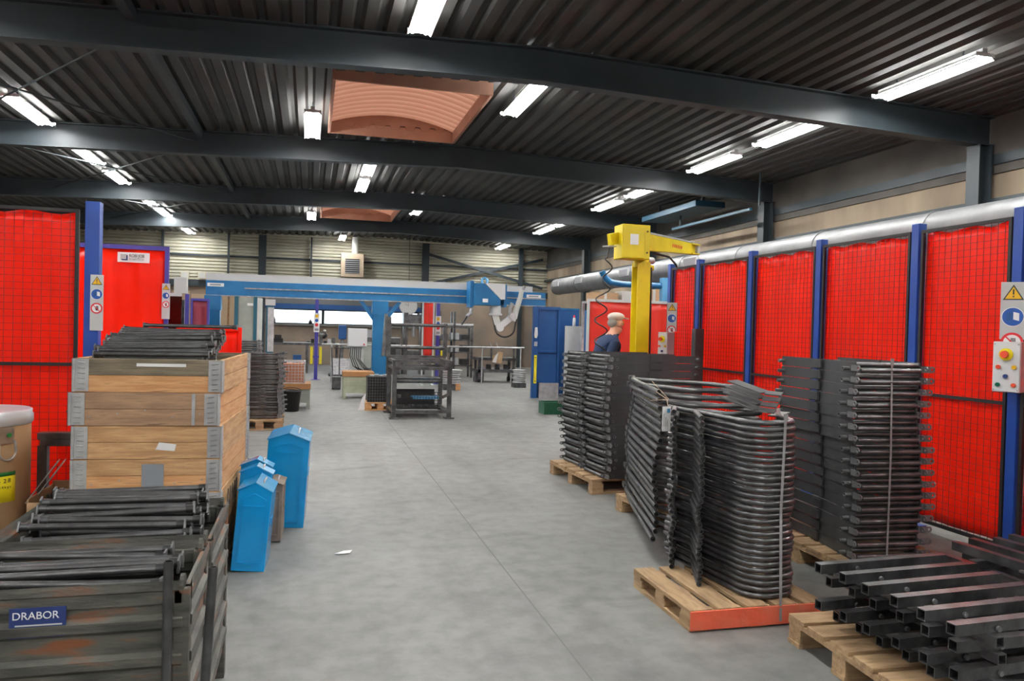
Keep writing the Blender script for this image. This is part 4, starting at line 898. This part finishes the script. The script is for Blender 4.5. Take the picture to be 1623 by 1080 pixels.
o = thing('blue_cabinet', 'mid-blue steel cabinet with a beige switch box beside the haze-tinted red curtain', 'cabinet', (5.83, 15.85, 0)); B(0, 0, 0, .40, .4, 1.98).build('body', mat('mid blue', (.02, .14, .36), .45), o, .006); B(.24, -.08, 1.38, .36, 0, 1.66).build('switch_box', OFFW, o); MB().cyl((.27, -.1, 1.58), (.27, -.08, 1.58), .02, 10).build('switch_knob', REDS, o); B(.26, -.04, 1.2, .33, 0, 1.28).build('yellow_tag', YELG, o)

# ================================================================== LEFT BACKGROUND
o = screen('tall red welding curtain with a white maker sign behind the blue post', (-2.50, 9.0, 0), 0, .98, .12, 2.28, RED, PURP)
sg = B(.52, -.03, 2.14, .83, -.018, 2.245).build('maker_sign', STICK, o); B(.605, -.033, 2.16, .618, -.03, 2.215).build('logo_bar', NAVY, sg); B(.56, -.033, 2.16, .605, -.03, 2.172).build('logo_bar', NAVY, sg); B(.548, -.0325, 2.165, .612, -.0305, 2.225).build('logo_square', LGREY, sg)
text('ROBI JOB', .046, (.632, -.032, 2.195), (90, 0, 0), INK, sg, sx=.78); text('ROBOTICA', .026, (.632, -.032, 2.165), (90, 0, 0), GINK, sg, sx=1.1)
o = screen('low red curtain screen standing behind the timber crate', (-1.42, 9.42, 0), 0, .62, .12, 1.43, RED, RED)
sign_strip('sign_strip', 'narrow safety strip on the curtain post beside the low red screen', (-1.50, 8.965, 1.55), 0, .08, .38)
o = thing('robot_cell', 'dark glazed robot cell wall behind the red curtains', 'robot cell', (-3.46, 16.3, 0)); B(0, 0, 0, 1.02, .05, 1.0).build('lower_panel', STEEL2, o); B(.0, .01, 1.0, 1.02, .03, 2.0).build('dark_pane', DGLASS, o); B(-.05, 0, 2.0, 1.02, .06, 2.06).build('top_rail', LGREY, o); B(0, .5, 0, 1.0, .55, 1.95).build('inner_wall', STEEL2, o)
post('violet_post', 'violet blue post at the corner of the dark robot cell', -2.34, 16.3, 2.05, PURP, .07)
screen('purple-red curtain beside the dark robot cell', (-2.20, 16.05, 0), 0, .26, .10, 1.92, REDP, PURP)
o = thing('junction_box', 'pale grey junction box above the robot cell', 'electrical box', (-2.45, 16.32, 2.06)); B(-.14, 0, 0, .10, .12, .32).build('box', OFFW, o, .004); B(-.12, -.006, .02, .08, 0, .30).build('lid', LGREY, o)
for i in range(3):
    o = thing('electrical_box', 'small cream electrical box on the wall rail above the robot cell', 'lamp', (-4.35+.58*i, 29.55, 3.02), 0, 'cream boxes on the wall rail'); B(-.14, 0, 0, .14, .14, .24).build('housing', mat('cream', (.6, .55, .44), .5), o); B(-.10, -.01, .03, .10, 0, .21).build('face', OFFW, o)  # electrical boxes, none of them gives light
o = thing('wood_shelf', 'row of pale timber sheets stacked against the far wall', 'timber sheets', (-4.6, 28.6, 0)); 
for i in range(4): B(i*.62, 0, 0, i*.62+.56, .05, 2.55-.1*(i % 2)).build('sheet', mat('pale sheet', (.55, .40, .26), .7), o)
B(-.05, .05, 0, 2.5, .1, 2.3).build('backing', WOOD4, o)
o = thing('grey_cabinet', 'tall grey machine cabinet with teal edge strips', 'cabinet', (-1.46, 16.25, 0)); B(.07, 0, 0, .36, .5, 2.02).build('body', GREENGR, o, .004)
for x in (0, .36): B(x, -.02, 0, x+.07, .5, 2.04).build('edge_strip', TEAL, o)
B(.43, -.02, 0, .50, .5, 2.02).build('side_face', OFFW, o); B(.24, -.005, 1.86, .35, 0, 1.91).build('name_sticker', STICK, o)
o = thing('machine_door', 'open glazed machine door beside the grey cabinet', 'door', (-.86, 16.3, 0)); B(0, 0, .9, .14, .05, 1.88).build('frame', TEAL, o); B(.03, -.01, .95, .15, 0, 1.84).build('reflecting_face', GALV, o, .003); B(-.02, -.02, 1.88, .17, .07, 2.0).build('hood', LGREY, o); B(.0, .0, 0, .14, .05, .9).build('lower_face', GREENGR, o)
# ---- stacks of arm frames on the left
pallet('small wooden pallet under the dark frame stack left of the aisle', (-.98, 11.55, 0), 0, .62, .9, .144)
for i in range(13): dup(proto_arm, (-.90+.012*math.sin(i), 11.75+random.uniform(-.01, .01), .147+i*.0735), (0, 0, random.uniform(-1, 1)), 'black arm frame in the front stack left of the aisle', 'frames in the front stack left of the aisle')
for i in range(15): dup(proto_arm, (-1.28, 12.95+random.uniform(-.01, .01), .147+i*.0735), (0, 0, 4+random.uniform(-1, 1)), 'black arm frame in the rear stack left of the aisle', 'frames in the rear stack left of the aisle')
pallet('wooden pallet under the rear frame stack left of the aisle', (-1.34, 12.80, 0), 0, .62, .9, .144)
# ---- steel box with rusty band, mesh crate, buckets
def steel_box(label, loc, W, D, H, m, band):
    o = thing('steel_box', label, 'steel box', loc)
    B(.05, .01, .12, W-.05, D-.01, H-.10).build('body', m, o)
    for i in range(2): z = .12+(H-.22)*(i+1)/3; B(.05, 0, z-.008, W-.05, .01, z+.008).build('rib', m, o)
    for x in (0, W-.06):
        for y in (0, D-.06): B(x, y, 0, x+.06, y+.06, H-.10).build('leg', m, o)
    B(-.01, -.01, H-.10, W+.01, D+.01, H).build('rim_band', band, o, .004); return o
steel_box('grey-green steel box with a rusty orange rim left of the aisle', (-.64, 14.3, 0), .66, .6, .46, GREENGR, RUSTOR)
o = thing('mesh_crate', 'orange-brown wire mesh crate on the grey-green steel box', 'crate', (-.58, 14.36, .46)); W, D, H = .50, .45, .38
m = MB(); 
for a, b_ in (((0, 0), (W, 0)), ((W, 0), (W, D)), ((W, D), (0, D)), ((0, D), (0, 0))):
    for z in (0, H): m.bar((*a, z+.01), (*b_, z+.01), .02, .02)
for x, y in ((0, 0), (W, 0), (W, D), (0, D)): m.bar((x, y, 0), (x, y, H+.02), .02, .02)
m.build('frame', GALV, o)
g = MB()
for i in range(1, 9): g.box(W*i/9-.004, -.004, .02, W*i/9+.004, 0, H)
for i in range(1, 7): g.box(.01, -.006, H*i/7-.004, W-.01, -.002, H*i/7+.004)
g.build('wire_mesh', GALV, o)['kind'] = 'stuff'
B(.02, .02, .01, W-.02, D-.02, H-.03).build('orange_sheet', ORMESH, o)
def bucket(label, loc, r_=.16, h=.30):
    o = thing('bucket', label, 'bucket', loc); MB().lathe([(0, 0), (r_*.78, 0), (r_, h), (r_*1.06, h), (r_*1.06, h-.02), (r_*.95, h), (r_*.74, .02), (0, .02)], n=20).build('pail', BLACKP, o)
    MB().path([(r_*math.cos(R(a)), .02, h-.02+r_*.9*math.sin(R(a))*.5) for a in range(0, 181, 18)], .006, 6).build('bail', BLACKP, o); return o
bucket('black plastic bucket before the grey-green steel box', (-.30, 14.05, 0), .17, .36); bucket('second black bucket against the frame stack', (-.58, 13.72, 0), .13, .42)
steel_box('pale green steel box with a rusty brown rim beside the gantry column', (.68, 16.35, 0), .62, .55, .56, GREENBOX, RUSTOR)
o = thing('handcart', 'dark handcart with two upright handles before the white cabinet', 'handcart', (.52, 18.6, 0)); B(0, 0, .03, .20, .35, .30).build('tray', STEEL2, o, .01)
for x in (.02, .17): MB().cyl((x, .3, .28), (x-.04*(1 if x < .1 else 0), .34, .98), .014, 8).build('handle', STEEL2, o); MB().cyl((x-.02, .1, .04), (x+.02, .1, .04), .04, 12).build('wheel', BLACKP, o)
# white control cabinet with cables
o = thing('white_cabinet', 'white wall-type control cabinet on a pale stand with hanging cables', 'cabinet', (.92, 19.9, 0)); B(0, 0, .98, .48, .22, 1.44).build('housing', WHITE, o, .006); B(.015, -.012, .995, .465, 0, 1.425).build('door', STICK, o, .004); MB().cyl((.40, -.03, 1.04), (.40, -.012, 1.04), .02, 10).build('red_switch', REDS, o); B(.06, .05, 0, .40, .1, .98).build('stand_sheet', OFFW, o)
for i in range(6): MB().path([(.08+.05*i, .03, .97), (.06+.05*i, -.02, .75-.02*i), (.14+.07*i, -.03, .5-.03*(i % 3)), (.3+.05*i, -.02, .38)], .010, 6).build('cable', CORDM, o)
# safety posts
def safety_post(label, x, y, signs=True, m=PURP):
    o = thing('light_curtain_post', label, 'post', (x, y, 0)); B(-.045, -.045, .01, .045, .045, 2.22).build('post_tube', m, o, .004); B(-.12, -.12, 0, .12, .12, .01).build('base_plate', m, o)
    for sx in (-1, 1): B(sx*.12-.035, -.06, .43, sx*.12+.035, .0, .90).build('yellow_guard', YELG, o, .004); B(min(sx*.045, sx*.09), -.03, .6, max(sx*.045, sx*.09), -.01, .65).build('bracket', m, o)
    if signs:
        s_ = B(-.075, -.052, 1.30, .075, -.047, 1.82).build('sign_plate', STICK, o); B(-.04, -.054, 1.70, .04, -.052, 1.78).build('symbol', AMB, s_); MB().disc((0, -.052, 1.62), (0, -1, 0), .045, .002).build('symbol', BLUS, s_); MB().disc((0, -.052, 1.50), (0, -1, 0), .045, .002).build('symbol', REDS, s_); B(-.05, -.054, 1.34, .05, -.052, 1.40).build('symbol', GINK, s_)
    return o
safety_post('violet post with two yellow guards before the strip windows', .165, 21.9)
safety_post('violet post with yellow guards beside the folded red curtain', 3.30, 20.6)
screen('folded red curtain strip hanging beside the violet post', (2.86, 20.2, 0), 0, .24, .75, 2.15, REDF)
# guard rail
o = thing('guard_rail', 'low grey pipe guard rail running behind the gantry', 'rail', (0, 20.9, 0))
MB().cyl((.3, 0, 1.0), (5.8, 0, 1.0), .024, 8).build('top_pipe', GALV, o)
for x in (.55, 1.9, 3.6, 4.6, 5.7): MB().cyl((x, 0, 0), (x, 0, 1.0), .02, 8).build('post', GALV, o)
# ---- steel jig frames in the aisle
o = thing('jig_frame', 'dark steel jig frame standing in the middle of the aisle', 'steel frame', (1.36, 12.85, 0)); W, D, H = .92, .95, .97
for x in (0, W):
    for y in (0, D): B(x-.035, y-.035, .03, x+.035, y+.035, H).build('upright', STEEL2, o); B(x-.08, y-.08, 0, x+.08, y+.08, .03).build('foot', STEEL2, o)
for z in (.12, .84, .95):
    for y in (0, D): MB().bar((.03, y, z), (W-.03, y, z), .05, .05).build('rail', STEEL2, o)
    for x in (0, W): MB().bar((x, .03, z), (x, D-.03, z), .05, .05).build('rail', STEEL2, o)
for i in range(5): MB().cyl((.05, .25+.13*i, .60-.0*i+.05*(i % 2)), (W-.1, .25+.13*i, .60+.05*(i % 2)), .022, 8).build('cross_bar', STEEL, o)
MB().bar((W-.02, -.06, .42), (W-.12, -.02, .36), .06, .05).build('clamp', STEEL2, o); MB().bar((.04, -.05, .38), (.10, -.03, .38), .06, .05).build('clamp', STEEL2, o)
for x in (.03, W-.06): MB().bar((x-.03, -.06, .90), (x+.07, -.06, .90), .06, .10).build('corner_bracket', STEEL2, o)
o = thing('jig_frame', 'upright dark frame standing on the rear of the aisle jig frame', 'steel frame', (1.30, 13.86, .998))
B(-.01, -.08, 0, .08, .02, .70).build('upright', STEEL2, o); MB().bar((-.05, -.05, 0), (.0, .05, .74), .05, .12).build('upright', STEEL2, o); B(1.02, -.05, 0, 1.09, .02, .60).build('upright', STEEL2, o)
for z in (.16, .56): MB().cyl((.04, -.03, z), (1.05, -.03, z), .028, 8).build('rail', STEEL2, o)
MB().bar((.0, -.02, .0), (1.06, -.02, .0), .05, .04).build('rail', STEEL2, o)
for x in (.28, .36, .62): MB().cyl((x, .0, .0), (x, .0, .55), .010, 6).build('rod', STEEL2, o)
o = thing('wire_basket', 'black mesh basket with cut sides inside the aisle jig frame', 'basket', (1.42, 13.0, .15)); W, D, H = .74, .7, .28
g = MB()
for i in range(1, 15): g.box(W*i/15-.004, 0, 0, W*i/15+.004, .006, H)
for i in range(0, 7): g.box(0, -.003, H*i/6-.004, W, .003, H*i/6+.004)
g.build('wire_mesh', BLACK, o)['kind'] = 'stuff'; B(0, .03, 0, W, D, .015).build('floor_sheet', BLACK, o); B(.0, D-.02, .015, W, D, H).build('rear_sheet', BLACKP, o); B(.28, .05, .16, W-.02, .4, .20).build('blue_tray', BLUETOP, o)
o = thing('wire_basket', 'black mesh crate full of parts on a small pallet left of the jig frame', 'basket', (1.02, 14.2, .146)); W, D, H = .42, .5, .46
B(.01, .01, 0, W-.01, D-.01, H-.01).build('liner', BLACKP, o); g = MB()
for i in range(0, 10): g.box(W*i/9-.005, -.01, 0, W*i/9+.005, 0, H)
for i in range(0, 10): g.box(0, -.014, H*i/9-.005, W, -.006, H*i/9+.005)
g.build('wire_mesh', STEEL2, o)['kind'] = 'stuff'
for i in range(4): B(.06+.08*i, .1, H-.01, .13+.08*i, .3, H+.02+.01*(i % 2)).build('part', GALV, o)
pallet('small orange-toned pallet under the black mesh crate', (.98, 14.12, 0), 0, .55, .6, .144, m=WOOD2)
o = thing('paper_sheet', 'white crumpled sheet standing by the small pallet', 'paper', (.86, 14.2, 0), 10); MB().prism([(0, 0, 0), (.12, 0, 0), (.14, .02, .30), (.08, .02, .22)], (.01, .02, 0)).build('sheet', STICK, o)
o = thing('fixture_table', 'dark wheeled fixture table with a bright bar and a paper sheet', 'table', (4.55, 21.3, 0)); B(0, 0, .62, 1.15, .7, .70).build('table_top', STEEL2, o)
for x in (.05, 1.05):
    for y in (.05, .6): B(x, y, .12, x+.07, y+.07, .62).build('leg', STEEL2, o); MB().cyl((x-.02, y, .07), (x+.06, y, .07), .07, 14).build('wheel', BLACKP, o)
B(.0, .05, .28, 1.15, .65, .36).build('lower_shelf', STEEL2, o); B(-.02, .1, .0, .22, .4, .28).build('bin', STEEL2, o)
for i in range(4): B(.1+.25*i, .2, .36, .2+.25*i, .4, .5).build('part', STEEL2, o)
B(.38, -.02, .98, 1.1, .02, 1.02).build('bright_bar', SHINY, o); B(1.04, -.02, .70, 1.08, .02, .98).build('bar_post', STEEL2, o); B(.38, -.02, .70, .42, .02, .98).build('bar_post', STEEL2, o)
MB().bar((.40, 0, 1.02), (.34, .02, 1.14), .03, .03).build('clamp', SHINY, o); MB().bar((.56, 0, 1.02), (.53, .02, 1.14), .03, .03).build('clamp', SHINY, o)
MB().prism([(.42, -.03, .58), (.70, -.03, .54), (.74, -.03, .86), (.60, -.03, .88), (.52, -.03, .78), (.44, -.03, .78)], (0, .008, 0)).build('paper_sheet', CARD2, o); MB().prism([(.42, -.034, .58), (.54, -.034, .56), (.60, -.034, .86), (.50, -.034, .74)], (0, .003, 0)).build('paper_sheet', STICK, o)
o = thing('parts_rack', 'dark shelving rack loaded with steel parts near the far wall', 'rack', (3.75, 23.2, 0))
for x in (0, .45, 1.0):
    for y in (0, .5): B(x, y, 0, x+.06, y+.06, 2.0 if x < .8 else 1.5).build('upright', STEEL2, o)
for z in (.35, .75, 1.12, 1.5): B(0, 0, z, 1.06, .55, z+.04).build('shelf', STEEL2, o)
for i in range(9): B(.06+(i % 3)*.33, .05, .39+.375*(i//3), .30+(i % 3)*.33, .45, .56+.375*(i//3)+.05*(i % 2)).build('part', (STEEL2, GALV, BLACKP)[i % 3], o)
MB().cyl((.1, .2, 1.60), (1.1, .2, 1.60), .05, 10).build('roller', GALV, o)
o = thing('parts_stack', 'stack of bright coiled parts beside the blue cabinet', 'parts', (5.32, 19.6, 0)); B(-.16, -.12, 0, .16, .2, .12).build('base_block', STEEL2, o)
for i in range(7): MB().lathe([(.08, 0), (.17, 0), (.17, .035), (.08, .035), (.08, 0)], ((i % 2)*.02, .03, .12+i*.052), 18).build('ring', GALV, o)
o = thing('parts_stack', 'wrapped stack of bright sheets on a small pallet beside the jig frame', 'parts', (3.15, 18.6, 0)); B(0, 0, 0, .40, .4, .14).build('pallet_block', STEEL2, o); B(.3, -.01, .0, .42, .1, .16).build('pallet_block', WOOD2, o)
for i in range(6): B(-.02+.01*(i % 2), 0, .15+i*.055, .40+.02*(i % 3), .42, .19+i*.055).build('sheet', GALV, o, .004)
B(-.02, -.01, .475, .46, .43, .49).build('foil_wrap', OFFW, o, .004)
o = thing('plastic_crate', 'small dark green plastic crate on the floor behind the twin stacks', 'crate', (4.12, 13.4, 0)); W, D, H = .5, .35, .22
for a in ((0, 0, 0, W, .012, H), (0, D-.012, 0, W, D, H), (0, .012, 0, .012, D-.012, H), (W-.012, .012, 0, W, D-.012, H)): B(*a).build('side', CRATEG, o)
B(.012, .012, 0, W-.012, D-.012, .01).build('base', CRATEG, o)
for i in range(6): B(.02+.08*i, -.008, .02, .035+.08*i, 0, H-.02).build('rib', CRATEG, o)
B(-.01, -.012, H-.03, W+.01, 0, H).build('rim', CRATEG, o)
# benches under the strip windows
o = thing('workbench', 'cluttered workbench with a machine vise below the strip windows', 'workbench', (-1.25, 24.6, 0)); B(0, 0, .86, 1.25, .7, .93).build('bench_top', STEEL2, o)
for x in (.03, 1.15):
    for y in (.03, .6): B(x, y, 0, x+.06, y+.06, .86).build('leg', STEEL2, o)
B(.06, .3, .25, 1.2, .6, .30).build('lower_shelf', STEEL2, o); B(.15, .1, .93, .45, .4, 1.05).build('vise_base', BLACK, o); B(.2, .05, 1.05, .40, .3, 1.16).build('vise_jaw', BLACK, o); B(.75, .2, .30, 1.0, .5, .55).build('blue_bin', BLUED, o)
o = thing('workbench', 'second dark workbench piled with parts beside the violet post', 'workbench', (-.05, 25.4, 0)); B(-.1, 0, .84, .95, .7, .91).build('bench_top', STEEL2, o)
for x in (-.08, .86):
    for y in (.03, .6): B(x, y, 0, x+.06, y+.06, .84).build('leg', STEEL2, o)
for i in range(7): B(-.05+.13*i, .1, .91, .05+.13*i, .4, .98+.06*(i*5 % 4)).build('part', (STEEL2, BLACK, GALV)[i % 3], o)
MB().sphere((.45, .25, 1.16), .14, .12, .12).build('coil_heap', STEEL2, o); MB().sphere((.5, .25, 1.3), .05, .05, .05).build('bulb', OFFW, o)
o = thing('pillar_drill', 'blue and dark pillar drill standing before the far wall', 'drill', (1.0, 25.5, 0)); B(-.2, -.2, 0, .2, .3, .06).build('foot', STEEL2, o); MB().cyl((0, .1, .06), (0, .1, 1.45), .05, 12).build('pillar', GALV, o); B(-.12, -.2, 1.05, .12, .25, 1.5).build('head', BLUED, o, .02); B(-.25, -.2, .75, .35, .15, .80).build('drill_table', STEEL2, o); MB().cyl((0, -.12, .9), (0, -.12, 1.05), .03, 8).build('chuck', GALV, o)
o = thing('drip_tray', 'black floor tray of grey lumps behind the violet post', 'tray', (.55, 23.3, 0)); m = MB(); m.box(0, 0, 0, 1.1, .8, .05); m.build('tray', BLACK, o)
MB().add([(.05, .05, .05), (1.05, .05, .05), (1.0, .75, .5), (.1, .75, .5), (.05, .75, .05), (1.05, .75, .05)], [(0, 1, 2, 3), (4, 3, 2, 5), (0, 3, 4), (1, 5, 2), (0, 4, 5, 1)]).build('swarf_heap', mat('swarf', (.22, .22, .23), .6, .3, (.38, .38, .39), 14, bump=.6, bscale=20), o)
# things on the window sill
for i, (x, h) in enumerate(((-1.3, .22), (.0, .14), (.25, .10))):
    o = thing('sill_item', ['dark box on the sill at the end of the strip windows', 'small dark bottle on the window sill', 'low grey lump on the window sill'][i], 'sill item', (x, YF-.09, 1.50)); MB().lathe([(0, 0), (.07, 0), (.07, h*.7), (.03, h), (0, h)], n=10).build('body', (STEEL2, BLACK, GALV)[i], o); MB().lathe([(.03, h), (.03, h+.03), (0, h+.03)], n=8).build('cap', BLACK, o)
# ---- wall heater, clock, inner roof things
o = thing('air_heater', 'beige louvred air heater hung high on the far wall', 'heater', (1.45, 29.15, 3.28)); B(-.41, 0, 0, .41, .45, .86).build('casing', mat('beige enamel', (.42, .33, .24), .5, 0, (.36, .28, .2), 4), o, .01); B(-.26, -.01, .12, .26, 0, .66).build('louvre_recess', BLACK, o)
for i in range(7): B(-.26, -.03, .14+i*.075, .26, -.01, .165+i*.075).build('louvre', GINK, o)
MB().cyl((.10, .22, .86), (.10, .22, 1.48), .12, 14).build('flue', OFFW, o); B(-.38, .45, .2, .38, .64, .3).build('bracket', BEAM, o)
o = thing('wall_clock', 'round white clock hanging behind the gantry beam', 'clock', (3.35, 27.6, 0)); MB().disc((0, 0, 2.24), (0, -1, 0), .31, .04, 32).build('dial', STICK, o); MB().path([(.31*math.cos(R(a)), -.02, 2.24+.31*math.sin(R(a))) for a in range(0, 361, 12)], .02, 6).build('rim', GINK, o)
for a, l in ((95, .22), (150, .15)): MB().bar((0, -.045, 2.24), (l*math.cos(R(a)), -.045, 2.24+l*math.sin(R(a))), .006, .02, (0, 1, 0)).build('hand', INK, o)
for i in range(12): a = R(30*i); MB().bar((.24*math.cos(a), -.043, 2.24+.24*math.sin(a)), (.29*math.cos(a), -.043, 2.24+.29*math.sin(a)), .004, .015, (0, 1, 0)).build('hour_mark', INK, o)
MB().cyl((0, 0, 2.5), (0, 0, 4.82), .008, 6).build('hanger', BEAM, o)

o = thing('dark_machine', 'low dark machine housing behind the white control cabinet', 'machine', (1.25, 24.4, 0)); B(0, 0, 0, 1.5, .8, 1.15).build('housing', STEEL2, o, .01); B(.1, -.02, .2, .7, 0, 1.0).build('door', GREENGR, o); B(.85, -.02, .5, 1.35, 0, 1.0).build('panel_face', BLACK, o); B(.2, .2, 1.15, .9, .6, 1.38).build('top_box', GINK, o)
o = thing('dark_machine', 'tall dark press frame left of the parts rack', 'machine', (2.85, 24.6, 0)); B(0, 0, 0, .14, .5, 1.95).build('upright', STEEL2, o); B(.56, 0, 0, .70, .5, 1.95).build('upright', STEEL2, o); B(.14, .05, 1.6, .56, .45, 1.9).build('crosshead', STEEL2, o); B(.14, .05, .6, .56, .45, .75).build('bed', STEEL2, o); MB().cyl((.35, .25, 1.2), (.35, .25, 1.6), .06, 12).build('ram', GALV, o)
